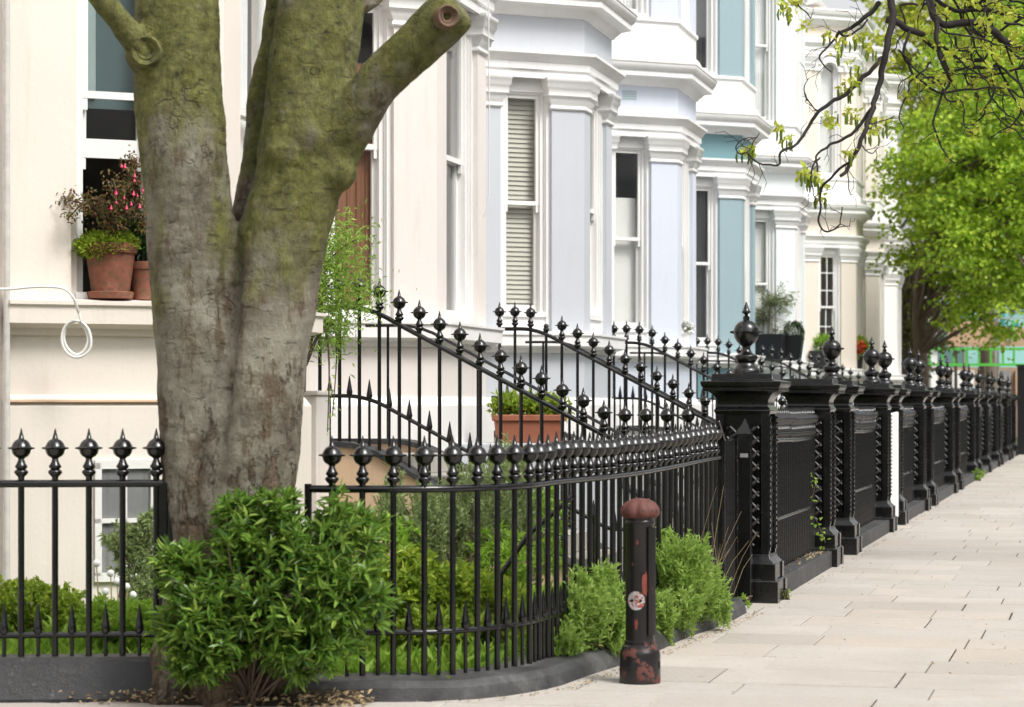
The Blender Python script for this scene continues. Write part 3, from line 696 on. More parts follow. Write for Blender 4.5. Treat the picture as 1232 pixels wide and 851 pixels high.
# plinth follows the railing, worn painted stone
pl = [at(tot*k/40) for k in range(41)]
pp = []
for k, p in enumerate(pl):
    q = pl[min(k+1, 40)]-pl[max(k-1, 0)]; q.normalize(); w_ = .0
    pp.append((p.x+q.y*w_, p.y-q.x*w_))
pp = [(pp[0][0]-.17, pp[0][1]+.12)]+pp+[(pp[-1][0], pp[-1][1]+.0)]
mbp = MB(); n = len(pp); vs = []
for k in range(n):
    a_ = Vector(pp[max(k-1, 0)]); b_ = Vector(pp[min(k+1, n-1)]); q = (b_-a_).normalized(); nn_ = Vector((q.y, -q.x))
    j = .008*noise.noise(Vector((k*.5, 3, 0))); f = k/(n-1); wo = .20+.02*math.sin(k*.4)
    for o_, h_ in ((-.12, -.02), (wo+.02+j, -.02), (wo+j, .07), (wo-.035+j, .108), (-.12, .118)):
        vs.append((pp[k][0]+nn_.x*o_, pp[k][1]+nn_.y*o_, h_*(1+.15*noise.noise(Vector((k*.8, 0, 0)))) if h_ > 0 else h_))
m5 = 5
fs = [(i*m5+k, (i+1)*m5+k, (i+1)*m5+(k+1) % m5, i*m5+(k+1) % m5) for i in range(n-1) for k in range(m5)]+[tuple(range(m5)), tuple(range(n*m5-1, n*m5-m5-1, -1))]
mbp.add(vs, fs); part('plinth', mbp, 'greystone', cr, 25, .012)
part('end_post', MB().box(path[0][0]-.03, path[0][0]+.0, path[0][1]-.02, path[0][1]+.02, .1, 1.12), 'iron', cr, 0, .004)
ex, ey = end
part('stanchion', MB().box(ex-.02, ex+.025, ey+.0, ey+.05, .0, 1.30).tube([(ex+.03, ey+.02, 1.27), (ex+.03, ey-.26, 1.41)], .012, 8).box(ex+.026, ex+.034, ey+.01, ey+.04, .0, 1.27), 'iron', cr, 0, .004)
bk = at(1.35); bk2 = at(2.2)
part('brace', MB().tube([(bk2.x-.0, bk2.y, 1.0), (bk2.x-.25, bk2.y-.05, .78), (bk2.x-.40, bk2.y-.1, .55), (bk2.x-.42, bk2.y-.1, .0)], .016, 8), 'iron', cr)

# narrow gate and its pointed post
gt = thing('iron_gate', 'narrow black iron gate of plain close bars between the curved railing and the first pier', 'gate', (ex, ey+.08, 0))
gx0, gy0 = -2.765, ey+.1; gx1, gy1 = -2.735, ey+.54
for k in range(9):
    f = k/8; x_, y_ = gx0+(gx1-gx0)*f, gy0+(gy1-gy0)*f
    child('bar', bar_mesh(1.20, .011), gt, (x_-ex, y_-ey-.08, .06))
part('frame', MB().box(gx0-.03, gx0+.0, gy0-.05, gy0-.02, .05, 1.27).box(gx1-.01, gx1+.02, gy1+.02, gy1+.05, .05, 1.27).tube([(gx0-.01, gy0-.04, 1.26), (gx1, gy1+.03, 1.26)], .014, 4).tube([(gx0-.01, gy0-.04, .1), (gx1, gy1+.03, .1)], .014, 4), 'iron', gt, 0)
px_, py_ = -2.668, 18.27
gp = thing('gate_post', 'slim square black post with a pyramid top beside the narrow gate', 'post', (px_, py_, 0))
w2 = .05
part('shaft', MB().box(px_-w2, px_+w2, py_-w2, py_+w2, 0, 1.28), 'iron', gp, 0, .004)
part('cap', MB().add([(px_-.055, py_-.055, 1.282), (px_+.055, py_-.055, 1.282), (px_+.055, py_+.055, 1.282), (px_-.055, py_+.055, 1.282), (px_-.055, py_-.055, 1.31), (px_+.055, py_-.055, 1.31), (px_+.055, py_+.055, 1.31), (px_-.055, py_+.055, 1.31), (px_, py_, 1.43)], [(3, 2, 1, 0), (0, 1, 5, 4), (1, 2, 6, 5), (2, 3, 7, 6), (3, 0, 4, 7), (4, 5, 8), (5, 6, 8), (6, 7, 8), (7, 4, 8)]), 'iron', gp, 0)
part('plate', MB().box(px_-.03, px_+.03, py_-.058, py_-.053, 1.13, 1.16), 'pole', gp, 0)

# cast iron piers
def sq(h): return [(-h, -h), (h, -h), (h, h), (-h, h)]
def make_pier(lod=0):
    t = thing('iron_pier', '', 'pier', (0, 0, 0), 'black cast iron piers along the pavement')
    part('plinth', MB().sweep(sq(.205), [(-.2, 0), (.07, 0), (.07, .170), (.063, .178), (.045, .182), (.045, .30), (.035, .315), (.012, .34), (.002, .375), (-.2, .376)], True)
         .box(-.285, -.16, -.285, -.16, -.001, .171).box(.16, .285, -.285, -.16, -.001, .171).box(.16, .285, .16, .285, -.001, .171).box(.16, .262, -.262, -.16, .172, .303).box(.16, .262, .16, .262, .172, .303), 'iron', t, 30, .004)
    core = MB().box(-.145, .145, -.145, .145, .37, 1.46)
    sh = part('shaft', core, 'iron', t, 0)
    for sx_ in (-1, 1):
        for sy_ in (-1, 1):
            x0, y0 = sx_*.177, sy_*.177
            part('corner_post', MB().box(x0-.03, x0+.03, y0-.03, y0+.03, .372, 1.455), 'iron', t, 0, .003)
    for sy_ in (-1, 1):
        bd = MB().box(.208, .214, sy_*.177-.022, sy_*.177+.022, .40, 1.44)
        k = .43
        while k < 1.42:
            bd.lathe([(.004, -.0), (.012, .004), (.013, .012), (.004, .02)], (.216, sy_*.177, k), 6); k += .045
        part('beaded_strip', bd, 'iron', t, 40)
    for nm in (0, 1):
        la = MB(); wx = .125; h0, h1 = .44, 1.36; stp = .105
        def put(u, h): return (u, -.178, h) if nm == 0 else (.178, u, h)
        k = h0-2*wx
        while k < h1:
            for sg in (1, -1):
                pa, pb = [], []
                u0_, hh0 = -wx*sg, k; u1_, hh1 = wx*sg, k+2*wx
                if hh0 < h0: f = (h0-hh0)/(2*wx); u0_ += (u1_-u0_)*f; hh0 = h0
                if hh1 > h1: f = (hh1-h1)/(2*wx); u1_ -= sg*2*wx*f; hh1 = h1
                if hh1-hh0 > .01: la.tube([put(u0_, hh0), put(u1_, hh1)], .0125+.0006*sg, 6)
            k += stp
        kk = h0
        while kk < h1 and lod == 0:
            for uu in (-.08, 0, .08): la.lathe([(.004, -.014), (.018, -.006), (.018, .006), (.004, .014)], put(uu, kk+.04), 6)
            kk += stp
        for c in (-wx-.012, wx+.012): la.tube([put(c, h0-.01), put(c, h1+.01)], .009, 4)
        part('lattice_panel', la, 'iron', t, 40)
    part('cap', MB().sweep(sq(.2), [(-.19, 1.456), (.008, 1.456), (.015, 1.47), (.022, 1.485), (.012, 1.50), (.0, 1.515), (-.004, 1.53), (.0, 1.565), (.02, 1.60), (.045, 1.622), (.06, 1.63), (.095, 1.635), (.095, 1.665), (.105, 1.672), (.112, 1.695), (.112, 1.712), (.04, 1.722), (.035, 1.77), (-.19, 1.771)], True), 'iron', t, 30, .004)
    m = MB().lathe([(.11, 0), (.11, .03), (.10, .042), (.085, .055), (.07, .07), (.066, .085), (.078, .098), (.088, .115), (.09, .13), (.084, .145), (.062, .155), (.045, .168), (.034, .187), (.031, .203), (.036, .217),
                    (.055, .232), (.078, .255), (.093, .285), (.099, .315), (.099, .321), (.106, .324), (.106, .330), (.099, .333), (.095, .355), (.083, .38), (.062, .402), (.04, .413), (.026, .417), (.026, .447), (.018, .45), (.013, .458),
                    (.018, .468), (.034, .478), (.036, .486), (.028, .492), (.022, .51), (.004, .562)], (0, 0, 1.771), 24)
    for a in range(4):
        q = a*math.pi/2; d = Vector((math.cos(q), math.sin(q), 0)); m.tube([Vector((0, 0, 2.098))+d*.1, Vector((0, 0, 2.098))+d*.128], [.014, .006], 8)
    part('ball_finial', m, 'iron', t, 40)
    return t
def copy_tree(o, parent=None):
    c = o.copy(); COL.objects.link(c)
    if parent: c.parent = parent
    for ch in list(o.children): copy_tree(ch, c)
    return c
ys = [18.45, 22.67, 24.5, 28.85, 30.6, 34.7, 36.3, 41.4, 43.1, 48.3, 50.1, 54.0, 58.6, 60.4, 65.2, 67.0, 70.6]
ords = ['first', 'second', 'third', 'fourth', 'fifth', 'sixth', 'seventh', 'eighth', 'ninth', 'tenth', 'eleventh', 'twelfth', 'thirteenth', 'fourteenth', 'fifteenth', 'sixteenth', 'seventeenth']
tails = {0: 'nearest black lattice pier with ball finial, beside the pyramid topped gate post', 1: 'second black lattice pier from the camera, with ivy weeds climbing its foot', 2: 'third black lattice pier from the camera, close behind the one with ivy', 3: 'fourth black lattice pier from the camera, just before the white board'}
base_pier = make_pier()
for k, y_ in enumerate(ys):
    p = base_pier if k == 0 else copy_tree(base_pier)
    p.location = (-2.725, y_+.275, 0)
    p['label'] = tails.get(k, '%s black lattice pier with ball finial counted from the narrow gate' % ords[k])
    if k == 1:      # this one has lost its ball
        for ch in list(p.children):
            if ch.name.startswith('ball_finial'): bpy.data.objects.remove(ch)
# railing panels between the piers
for k, (i0, i1) in enumerate(((0, 1), (2, 3), (4, 5), (6, 7), (8, 9), (10, 11), (11, 12), (13, 14), (15, 16))):
    y0, y1 = ys[i0]+.49, ys[i1]+.06
    t = thing('railing_panel', '%s low panel of close black railings, between the %s and %s piers' % (ords[k], ords[i0], ords[i1]), 'railing', (-2.66, y0, 0), 'low railing panels between the piers')
    railing(t, [(-2.66, y0), (-2.66, y1)], lambda d: 1.225+.008*math.sin(d*1.7), lambda d: .15, lambda d: .575, .125 if k < 3 else .16, FIN if k == 0 else FINLO, dogs=False, rail_r=.024)
    part('plinth', MB().box(-2.80, -2.49, y0+.06, y1-.06, -.01, .155), 'greystone', t, 0, .012)
# stair railings
for k, s in SA.items():
    x0 = -6.2 if k >= 0 else -6.2
    n = 80; pts = [(-6.2+(6.2-2.95)*i/n, s) for i in range(n+1)]
    names = {-1: 'nearest sloping black stair railing, under the bright green trailing shrub', 0: 'second sloping black stair railing, behind the terracotta planter', 1: 'third sloping black stair railing, in front of the lavender house', 2: 'fourth sloping black stair railing, in front of the teal house', 3: 'fifth sloping black stair railing, in front of the pale mint house', 4: 'sixth sloping black stair railing, far off below the red flowers'}
    t = thing('stair_railing', names[k], 'railing', (-4.5, s, 0), 'sloping railings of the front steps')
    ht = lambda d: stair_top(6.2-d)
    foot = lambda d: max(.09, stair_top(6.2-d)-1.12-.07*max(0, (5.9-(6.2-d))/2.3)+.03) if 6.2-d > 3.6 else .1
    railing(t, pts, ht, foot, lambda d: stair_top(6.2-d)-.71, .166, FIN if k < 1 else FINLO, start=.5, skip=(3,) if k == 0 else ())
    # plain hand rail on the far side
    y_ = s+1.5
    part('hand_rail', MB().tube([(-L, y_, stair_top(L)-.10) for L in [6.2-.1*i for i in range(29)]], .014, 8), 'iron', t)
    for L in (6.0, 5.2, 4.4, 3.6): part('hand_rail_post', MB().tube([(-L, y_, max(.1, stair_top(L)-1.15)), (-L, y_, stair_top(L)-.10)], .012, 8), 'iron', t)

# bollard
bx, by = LS(770, 13.30)
bl = thing('bollard', 'black iron bollard with chipped red paint and fluted dome standing on the pavement', 'bollard', (bx, by, 0))
part('foot', MB().lathe([(.112, 0), (.114, .01), (.112, .165), (.108, .18), (.102, .19), (.098, .205), (.086, .215), (.084, .235), (.078, .24)], (bx, by, 0), 36), 'boll_base', bl, 35)
shf = part('shaft', MB().lathe([(.0805, .235), (.0795, .6), (.078, .87), (.083, .88), (.083, .892), (.078, .90), (.08, .915)], (bx, by, 0), 36), 'boll_shaft', bl, 35)
part('dome', MB().lathe([(.083, .912), (.097, .922), (.103, .934), (.104, .948), (.100, .966), (.089, .985), (.07, 1.003), (.042, 1.016), (.012, 1.02)], (bx, by, 0), 64, flute=.15), 'boll_dome', bl, 60)
def bol(a, r, h): return (bx+r*math.cos(a), by+r*math.sin(a), h)
ang = math.atan2(-by, -bx)      # towards the camera
def patch(a0, a1, r, h0, h1, mb, na=6):
    for i in range(na):
        p, q = a0+(a1-a0)*i/na, a0+(a1-a0)*(i+1)/na
        mb.add([bol(p, r, h0), bol(q, r, h0), bol(q, r, h1), bol(p, r, h1)], [(0, 1, 2, 3)])
rb = MB()
for i in range(5):
    p, q = ang+.52+.12*i, ang+.52+.12*(i+1); r0, r1 = .07, .096
    rb.hexa([bol(p, r0, .27), bol(q, r0, .27), bol(q, r1, .27), bol(p, r1, .27), bol(p, r0, .86), bol(q, r0, .86), bol(q, r1, .86), bol(p, r1, .86)])
part('cover_strip', rb, 'boll_shaft', bl, 20)
st = MB(); ca, ch, cr_ = ang-.28, .46, .052; n = 20
st.add([bol(ca, .0832, ch)]+[bol(ca+cr_/.083*math.cos(2*math.pi*i/n), .0832, ch+cr_*math.sin(2*math.pi*i/n)) for i in range(n)], [(0, i+1, (i+1) % n+1) for i in range(n)])
part('sticker', st, 'sticker', bl, 0)
def chip(ac, hc, ra, rh, seed):
    m = MB(); n = 14; r_ = random.Random(seed)
    m.add([bol(ac, .0826, hc)]+[bol(ac+ra/.083*math.cos(2*math.pi*i/n)*r_.uniform(.6, 1.15), .0826, hc+rh*math.sin(2*math.pi*i/n)*r_.uniform(.7, 1.1)) for i in range(n)], [(0, i+1, (i+1) % n+1) for i in range(n)])
    return m
RED = m_plain('redoxide', (.20, .045, .032), .75, .3, .3, 20)
for (a_, h_, ra, rh, sd) in ((-.25, .33, .012, .035, 1), (-.18, .78, .006, .016, 2), (.38, .55, .022, .075, 3), (-.5, .66, .004, .01, 4)):
    part('paint_chip', chip(ang+a_, h_, ra, rh, sd), RED, shf, 0)
part('lug', MB().lathe([(.012, 0), (.012, .04)], bol(ang+1.2, .108, .085), 8), 'boll_base', bl, 30)
# white board in the gap between the fourth and fifth piers
wb = MB().hexa([(-2.60, 29.55, .12), (-2.56, 29.55, .12), (-2.50, 30.3, .12), (-2.54, 30.3, .12), (-2.60, 29.55, 1.40), (-2.56, 29.55, 1.40), (-2.50, 30.3, 1.43), (-2.54, 30.3, 1.43)])
tag(part('board', wb, 'whiteboard', None, 0, .01), 'tall narrow white board standing between two black piers', 'board')
dp = thing('hoarding_post', 'plain tall black panel at the right edge of the picture where the piers end', 'panel', (-2.5, 73, 0))
part('panel', MB().box(-2.52, -1.9, 72.4, 72.5, 0, 2.6), 'blackpot', dp, 0, .01); part('capping', MB().box(-2.56, -1.86, 72.36, 72.54, 2.602, 2.65), 'blackpot', dp, 0)
# ------------------------------------------------------------------ big foreground tree
def tree_mesh():
    Zt = 12.72
    mb = MB()
    def limb(ctrl, n=26, sub=5):
        P = smooth([Wy(x, y_, z) for x, y_, z, r in ctrl], sub); k = len(ctrl)-1; rad = []
        for i in range(len(P)):
            f = i/sub; a = min(int(f), k-1); f -= a; f = f*f*(3-2*f); rad.append(ctrl[a][3]*(1-f)+ctrl[a+1][3]*f)
        mb.tube(P, [r/2900*Zt for r in rad], n)
    # centre x, y, depth, radius in survey units
    limb([(272, 870, 12.72, 96), (272, 835, 12.72, 90), (272, 800, 12.72, 84), (272, 740, 12.72, 80), (274, 660, 12.76, 70), (272, 600, 12.80, 55)])
    limb([(262, 800, 12.74, 60), (250, 700, 12.74, 54), (243, 600, 12.72, 49), (240, 520, 12.72, 49), (238, 450, 12.70, 49), (235, 350, 12.70, 53), (226, 250, 12.68, 53), (217, 160, 12.66, 51), (212, 80, 12.65, 50), (214, 0, 12.66, 51), (214, -160, 12.7, 46), (200, -420, 12.8, 40)])
    limb([(285, 800, 12.66, 66), (292, 700, 12.64, 62), (298, 600, 12.62, 59), (303, 520, 12.62, 60), (309, 450, 12.63, 60), (324, 375, 12.66, 58), (340, 300, 12.7, 55), (360, 220, 12.7, 53), (372, 150, 12.7, 54), (376, 80, 12.7, 54), (384, 0, 12.72, 51), (392, -150, 12.8, 46), (400, -400, 12.95, 38)])
    limb([(384, 212, 12.68, 34), (415, 155, 12.6, 32), (455, 102, 12.5, 28), (500, 57, 12.4, 26), (535, 22, 12.32, 28), (550, 8, 12.3, 27)])
    limb([(302, 270, 12.95, 22), (310, 200, 12.98, 22), (322, 120, 13.0, 25), (335, 40, 13.05, 24), (345, -60, 13.1, 22), (350, -250, 13.2, 18)])
    limb([(192, 92, 12.55, 22), (160, 48, 12.45, 17), (132, 12, 12.35, 15), (100, -30, 12.25, 14), (40, -120, 12.0, 12)], 16)
    limb([(395, 60, 12.8, 22), (420, 15, 12.85, 12), (448, 0, 12.9, 10), (470, -20, 12.95, 9)], 14)
    # burrs
    for x, y_, z, r in ((177, 62, 12.56, 30), (372, 165, 12.56, 30), (405, 208, 12.6, 26), (182, 125, 12.6, 16), (345, 185, 12.55, 24)):
        c = Wy(x, y_, z); rr_ = r/2900*Zt
        mb.lathe([(rr_*math.sin(math.pi*i/8)+.001, -rr_*math.cos(math.pi*i/8)) for i in range(9)], tuple(c), 14)
    # root flare
    for a, rr_ in ((-1.9, .34), (-1.2, .42), (-.5, .45), (.6, .4), (1.8, .45)):
        c = W(264, Zt, 0); d = Vector((math.cos(a), math.sin(a), 0))
        mb.tube(smooth([c+d*.18+Vector((0, 0, .5)), c+d*.30+Vector((0, 0, .22)), c+d*rr_+Vector((0, 0, .05)), c+d*(rr_+.15)+Vector((0, 0, -.08))], 4), [.16]*5+[.13]*4+[.09]*3+[.05], 12)
    V = np.array(mb.v); me = bpy.data.meshes.new('tmp'); me.from_pydata(V.tolist(), [], mb.f)
    bm = bmesh.new(); bm.from_mesh(me); bmesh.ops.recalc_face_normals(bm, faces=bm.faces); bm.to_mesh(me); bm.free()
    o = bpy.data.objects.new('tmp', me); COL.objects.link(o)
    m = o.modifiers.new('r', 'REMESH'); m.mode = 'VOXEL'; m.voxel_size = .022
    s = o.modifiers.new('s', 'SMOOTH'); s.iterations = 6; s.factor = .6
    s = o.modifiers.new('u', 'SUBSURF'); s.levels = 1; s.render_levels = 1
    dg = bpy.context.evaluated_depsgraph_get(); ev = o.evaluated_get(dg); me2 = bpy.data.meshes.new_from_object(ev)
    bpy.data.objects.remove(o)
    nv = len(me2.vertices); CO = np.empty(nv*3); NO = np.empty(nv*3)
    me2.vertices.foreach_get('co', CO); me2.vertices.foreach_get('normal', NO); CO = CO.reshape(-1, 3); NO = NO.reshape(-1, 3)
    for vi in range(nv):
        c = Vector(CO[vi]); n = Vector(NO[vi])
        low = max(0, 1.9-c.z)/1.9
        a = noise.noise(c*2.2)*.03+noise.noise(c*6)*.006
        b = noise.fractal(Vector((c.x*11, c.y*11, c.z*7.0)), 1, 2, 5)*(.002+.009*low)
        r = abs(noise.noise(Vector((c.x*13, c.y*13, c.z*4))+noise.noise_vector(c*9)*.5))
        f = -max(0, .07-r)*(.05+.22*low)
        # horizontal wrinkles above the fork
        wv = noise.noise(Vector((c.x*5, c.y*5, c.z*30))+noise.noise_vector(c*3)*2)*.0035*(1-low)
        # the seam where the two stems meet, running down from the fork
        dz_ = -c.x*ST+c.y*CT; xc_ = c.x*CT+c.y*ST; px = 616+2900*xc_/dz_; py = 484-(c.z-1.55)*2900/dz_
        if 230 < py < 640 and dz_ < 12.72:
            sx_ = 287-(py-250)*.085+7*noise.noise(Vector((py*.012, 1, 0))); e_ = (px-sx_)/9
            if abs(e_) < 4: f -= .065*math.exp(-e_*e_*.5)*min(1, (640-py)/160)*max(0, min(1, (py-275)/70))
        CO[vi] = c+n*(a+b+f+wv)
    me2.vertices.foreach_set('co', CO.ravel()); me2.update()
    me2.materials.clear(); me2.materials.append(M['bark']); me2.shade_smooth()
    return me2
tr = thing('tree', 'big forked tree with mossy green bark and a sawn limb, standing between two railings', 'tree', tuple(W(266, 12.72, 0)))
tm = tree_mesh(); o3 = woff(tr)
for v in tm.vertices: v.co = v.co-o3
part('trunk', tm, None, tr)
def knot(x, y_, z, r, nrm, name='sawn_end'):
    c = Wy(x, y_, z); n_ = Vector(nrm).normalized(); m = MB(); u_ = n_.orthogonal().normalized(); v_ = n_.cross(u_); N = 22; vs = []
    rings = ((1.12, -.05), (1.1, .01), (.95, .022), (.8, .014), (.62, .002), (.56, .006), (.35, -.004), (.3, -.03), (.05, -.035))
    for a, h in rings:
        for k in range(N):
            t = 2*math.pi*k/N; q = a*(1+.08*noise.noise(Vector((math.cos(t)*2, math.sin(t)*2, x)))); vs.append(c+(u_*math.cos(t)+v_*math.sin(t))*r*q+n_*h)
    m.add(vs, [(i*N+k, i*N+(k+1) % N, (i+1)*N+(k+1) % N, (i+1)*N+k) for i in range(len(rings)-1) for k in range(N)]+[tuple(range((len(rings)-1)*N, len(rings)*N))])
    part(name, m, 'cutwood' if name == 'sawn_end' else 'bark', tr, 60)
tocam = (W(500, 0.01, 0)-W(500, 10, 0))
knot(538, 20, 12.17, .055, tocam+Vector((3, 0, 0)))
knot(176, 62, 12.425, .075, tocam, 'branch_scar')

# soil at the foot
sb = MB(); vs = []; N = 28; c0 = W(268, 12.72, 0)
ring = []
for k in range(N):
    t = 2*math.pi*k/N; rr_ = .95+.12*noise.noise(Vector((math.cos(t)*2, math.sin(t)*2, 5)))
    ring.append((c0.x+rr_*1.0*math.cos(t), c0.y+rr_*.5*math.sin(t)))
vs = [(x, y_, -.01) for x, y_ in ring]+[(c0.x+(x-c0.x)*.85, c0.y+(y_-c0.y)*.85, .05+.02*noise.noise(Vector((x*3, y_*3, 0)))) for x, y_ in ring]+[(c0.x, c0.y, .09)]
sb.add(vs, [(i, (i+1) % N, (i+1) % N+N, i+N) for i in range(N)]+[(i+N, (i+1) % N+N, 2*N) for i in range(N)])
o = struct('soil', sb, 'soil', smooth=60)
n = 900; P = np.column_stack([c0.x+np.random.uniform(-.95, .9, n), c0.y-np.random.uniform(.0, .5, n), np.random.uniform(.01, .07, n)])
stuff(leaves('leaf_litter', P, unit(rnd(n)*[1, 1, .25]), np.random.uniform(.02, .05, n), np.random.uniform(.01, .025, n), 'straw', None), 'dry brown leaf litter on the soil under the bush', 'leaf litter')

# ------------------------------------------------------------------ foliage generators
def blob_pts(c, r, n, noise_s=3.0, hollow=.55, seed=0):
    """points through a lumpy ellipsoid, denser toward its skin"""
    d = unit(rnd(n)); rad = (hollow+(1-hollow)*np.random.rand(n)**.6)
    lump = np.array([1+.28*noise.noise(Vector(tuple(x*noise_s))+Vector((seed, seed, 0))) for x in d])
    return np.array(c)+d*(rad*lump)[:, None]*np.array(r), d
def shrub(name, label, cat, base, blobs, n, L, Wd, mat, six=False, spread=.5, stems=10, group=None, updir=.6, stemmat='twig', bend=.25, per=9, cone=.85, slen=None, hollow=.5):
    """stems rising from one foot to sprig tips; each sprig a whorl of leaves"""
    t = thing(name, label, cat, tuple(base), group)
    tot = sum(b[2] for b in blobs); PP, DD = [], []; st = MB(); B = Vector(base); k = 0
    for c, r, wgt in blobs:
        m = max(3, int(n*wgt/tot/per)); P, d = blob_pts(c, r, m, seed=len(c)+k, hollow=hollow, noise_s=4); k += 1
        for p, dd in zip(P, d):
            ax = unit(np.array(dd)*.7+np.array([0, 0, updir])+np.random.normal(size=3)*.25)
            q = unit(ax[None, :]+rnd(per)*cone)
            PP.append(p-ax*(slen or L*.6)*np.linspace(0, 1, per)[:, None]); DD.append(q)
        for i in np.random.choice(m, min(m, max(2, int(stems*wgt/tot))), False):
            e = Vector(P[i]); md = B.lerp(e, .5)+Vector((random.gauss(0, .04), random.gauss(0, .04), .05))
            st.tube([B+Vector((random.gauss(0, .03), random.gauss(0, .03), -.02)), md, e], [.009, .006, .003], 5)
    PP = np.concatenate(PP); DD = np.concatenate(DD); m = len(PP)
    part('stems', st, stemmat, t)
    lf_ = leaves('foliage', PP, DD, L*np.random.uniform(.55, 1.1, m), Wd*np.random.uniform(.7, 1.1, m), mat, t, six=six, bend=bend)
    return t
def B3(px, py, z, rx, ry, rz, w=1.0):     # rx,rz in survey px, ry in m
    return (tuple(Wy(px, py, z)), (rx*z/2900, ry, rz*z/2900), w)
# big leafy bush at the foot of the tree, over the pavement side of the gap
zb = 12.15
shrub('bush', 'large glossy green leafy bush in front of the big tree trunk', 'bush', W(300, 12.3, .03),
      [B3(325, 718, zb, 106, .30, 94, 3.4), B3(250, 745, zb, 58, .26, 72, 1.6), B3(400, 690, zb, 62, .28, 80, 1.6), B3(310, 640, zb+.05, 55, .22, 42, .9), B3(425, 640, zb+.1, 36, .2, 28, .5),
       B3(222, 690, zb, 30, .15, 38, .5), B3(370, 770, zb-.02, 66, .22, 45, 1.2), B3(240, 795, zb, 42, .18, 25, .6), B3(205, 670, zb, 14, .1, 18, .15), B3(285, 612, zb, 26, .12, 16, .25), B3(340, 610, zb, 14, .12, 22, .15), B3(405, 612, zb, 14, .12, 24, .15), B3(210, 760, zb, 16, .12, 16, .2), B3(450, 720, zb, 22, .15, 40, .3)],
      14000, .088, .022, 'leaf_bush', six=True, stems=60, per=10, bend=.10, cone=.9, slen=.035, hollow=.4)
# green soft shrubs poking through the railing behind the bollard
def fine_bush(lab, base, blobs, n, L=.05, Wd=.0075, mat='leaf_fine', **k):
    return shrub('shrub', lab, 'shrub', base, blobs, n, L, Wd, mat, per=24, updir=1.1, cone=.42, slen=.15, hollow=.2, **k)
fine_bush('feathery bright green shrub on the plinth just left of the bollard', W(715, 14.1, .1), [B3(700, 730, 13.95, 38, .2, 44, 1), B3(735, 740, 14.15, 30, .2, 36, .8), B3(680, 768, 13.75, 24, .14, 20, .5), B3(728, 700, 14.2, 18, .12, 26, .4)], 14000, mat='leaf_fine', stems=30)
fine_bush('rounded bright green shrub on the plinth right of the bollard', W(828, 16.1, .1), [B3(822, 680, 15.9, 42, .28, 44, 1.4), B3(850, 705, 16.2, 26, .2, 34, .7), B3(815, 725, 15.7, 38, .2, 24, .7), B3(795, 735, 15.3, 22, .15, 28, .5), B3(868, 722, 16.3, 18, .12, 16, .25), B3(800, 660, 16.0, 16, .12, 28, .3)], 22000, mat='leaf_fine', stems=40)
# dry stalks beside it
ds = MB()
for k in range(15):
    a = W(random.uniform(815, 872), 16.3, .25); a.x += random.uniform(-.1, .1); e = a+Vector((random.uniform(-.02, .25), random.uniform(-.25, .1), random.uniform(.25, .75)))
    ds.tube([a, a.lerp(e, .5)+Vector((0, 0, .04)), e], [.002, .0014, .0008], 4)
tag(part('dry_stalks', ds, 'straw'), 'thin dry brown stalks sticking up behind the rounded green shrub', 'dry stalks')
# rosemary and leafy plants in the front garden behind the curved railing
fine_bush('tall grey-green rosemary bush behind the curved railing', W(560, 15.2, .07), [B3(520, 640, 15.2, 48, .4, 66, 1.5), B3(575, 610, 15.5, 55, .4, 66, 1.6), B3(470, 610, 15.3, 20, .25, 45, .5), B3(620, 600, 15.8, 35, .3, 75, 1.2), B3(610, 560, 16, 24, .2, 35, .4)], 30000, L=.045, Wd=.008, mat='leaf_rosemary', stems=70)
shrub('shrub', 'broad leaved light green plant low behind the curved railing', 'shrub', W(520, 14.3, .07), [B3(490, 700, 14.2, 45, .3, 42, 1), B3(560, 715, 14.3, 45, .3, 36, 1), B3(520, 755, 14, 60, .3, 26, 1), B3(610, 740, 14.4, 30, .3, 40, .7)], 6500, .075, .03, 'leaf_yellow', stems=25, per=8)
shrub('shrub', 'dense green plants between the steps wall and the curved railing', 'shrub', W(590, 15.2, .07), [B3(600, 680, 15.3, 45, .3, 50, 1), B3(650, 640, 16, 30, .3, 60, 1), B3(470, 660, 14.9, 36, .3, 42, .8)], 6000, .06, .016, 'leaf_grass', stems=25, per=9)
shrub('shrub', 'low yellow-green hedge plant behind the straight left railing', 'shrub', W(40, 14.6, .07), [B3(30, 724, 14.6, 68, .3, 26, 1.2), B3(-60, 724, 14.7, 60, .3, 26, 1), B3(76, 738, 14.5, 22, .2, 22, .4)], 9000, .045, .022, 'leaf_yellow', stems=20, per=9)
shrub('shrub', 'dark fine leaved shrub in front of the small basement window', 'shrub', W(165, 15.2, .07), [B3(168, 680, 15.2, 26, .25, 44, 1), B3(150, 650, 15.2, 20, .2, 22, .5), B3(182, 720, 15.0, 24, .25, 30, .6), B3(185, 630, 15.2, 12, .2, 20, .25)], 6500, .05, .009, 'leaf_rosemary', stems=30, per=12)
shrub('shrub', 'clump of fresh green leaves at the foot of the tree behind the left railing', 'shrub', W(140, 13.9, .07), [B3(130, 745, 13.9, 30, .25, 26, 1), B3(170, 750, 13.7, 26, .2, 28, .8)], 3600, .06, .012, 'leaf_grass', stems=14, per=10, updir=1.3)
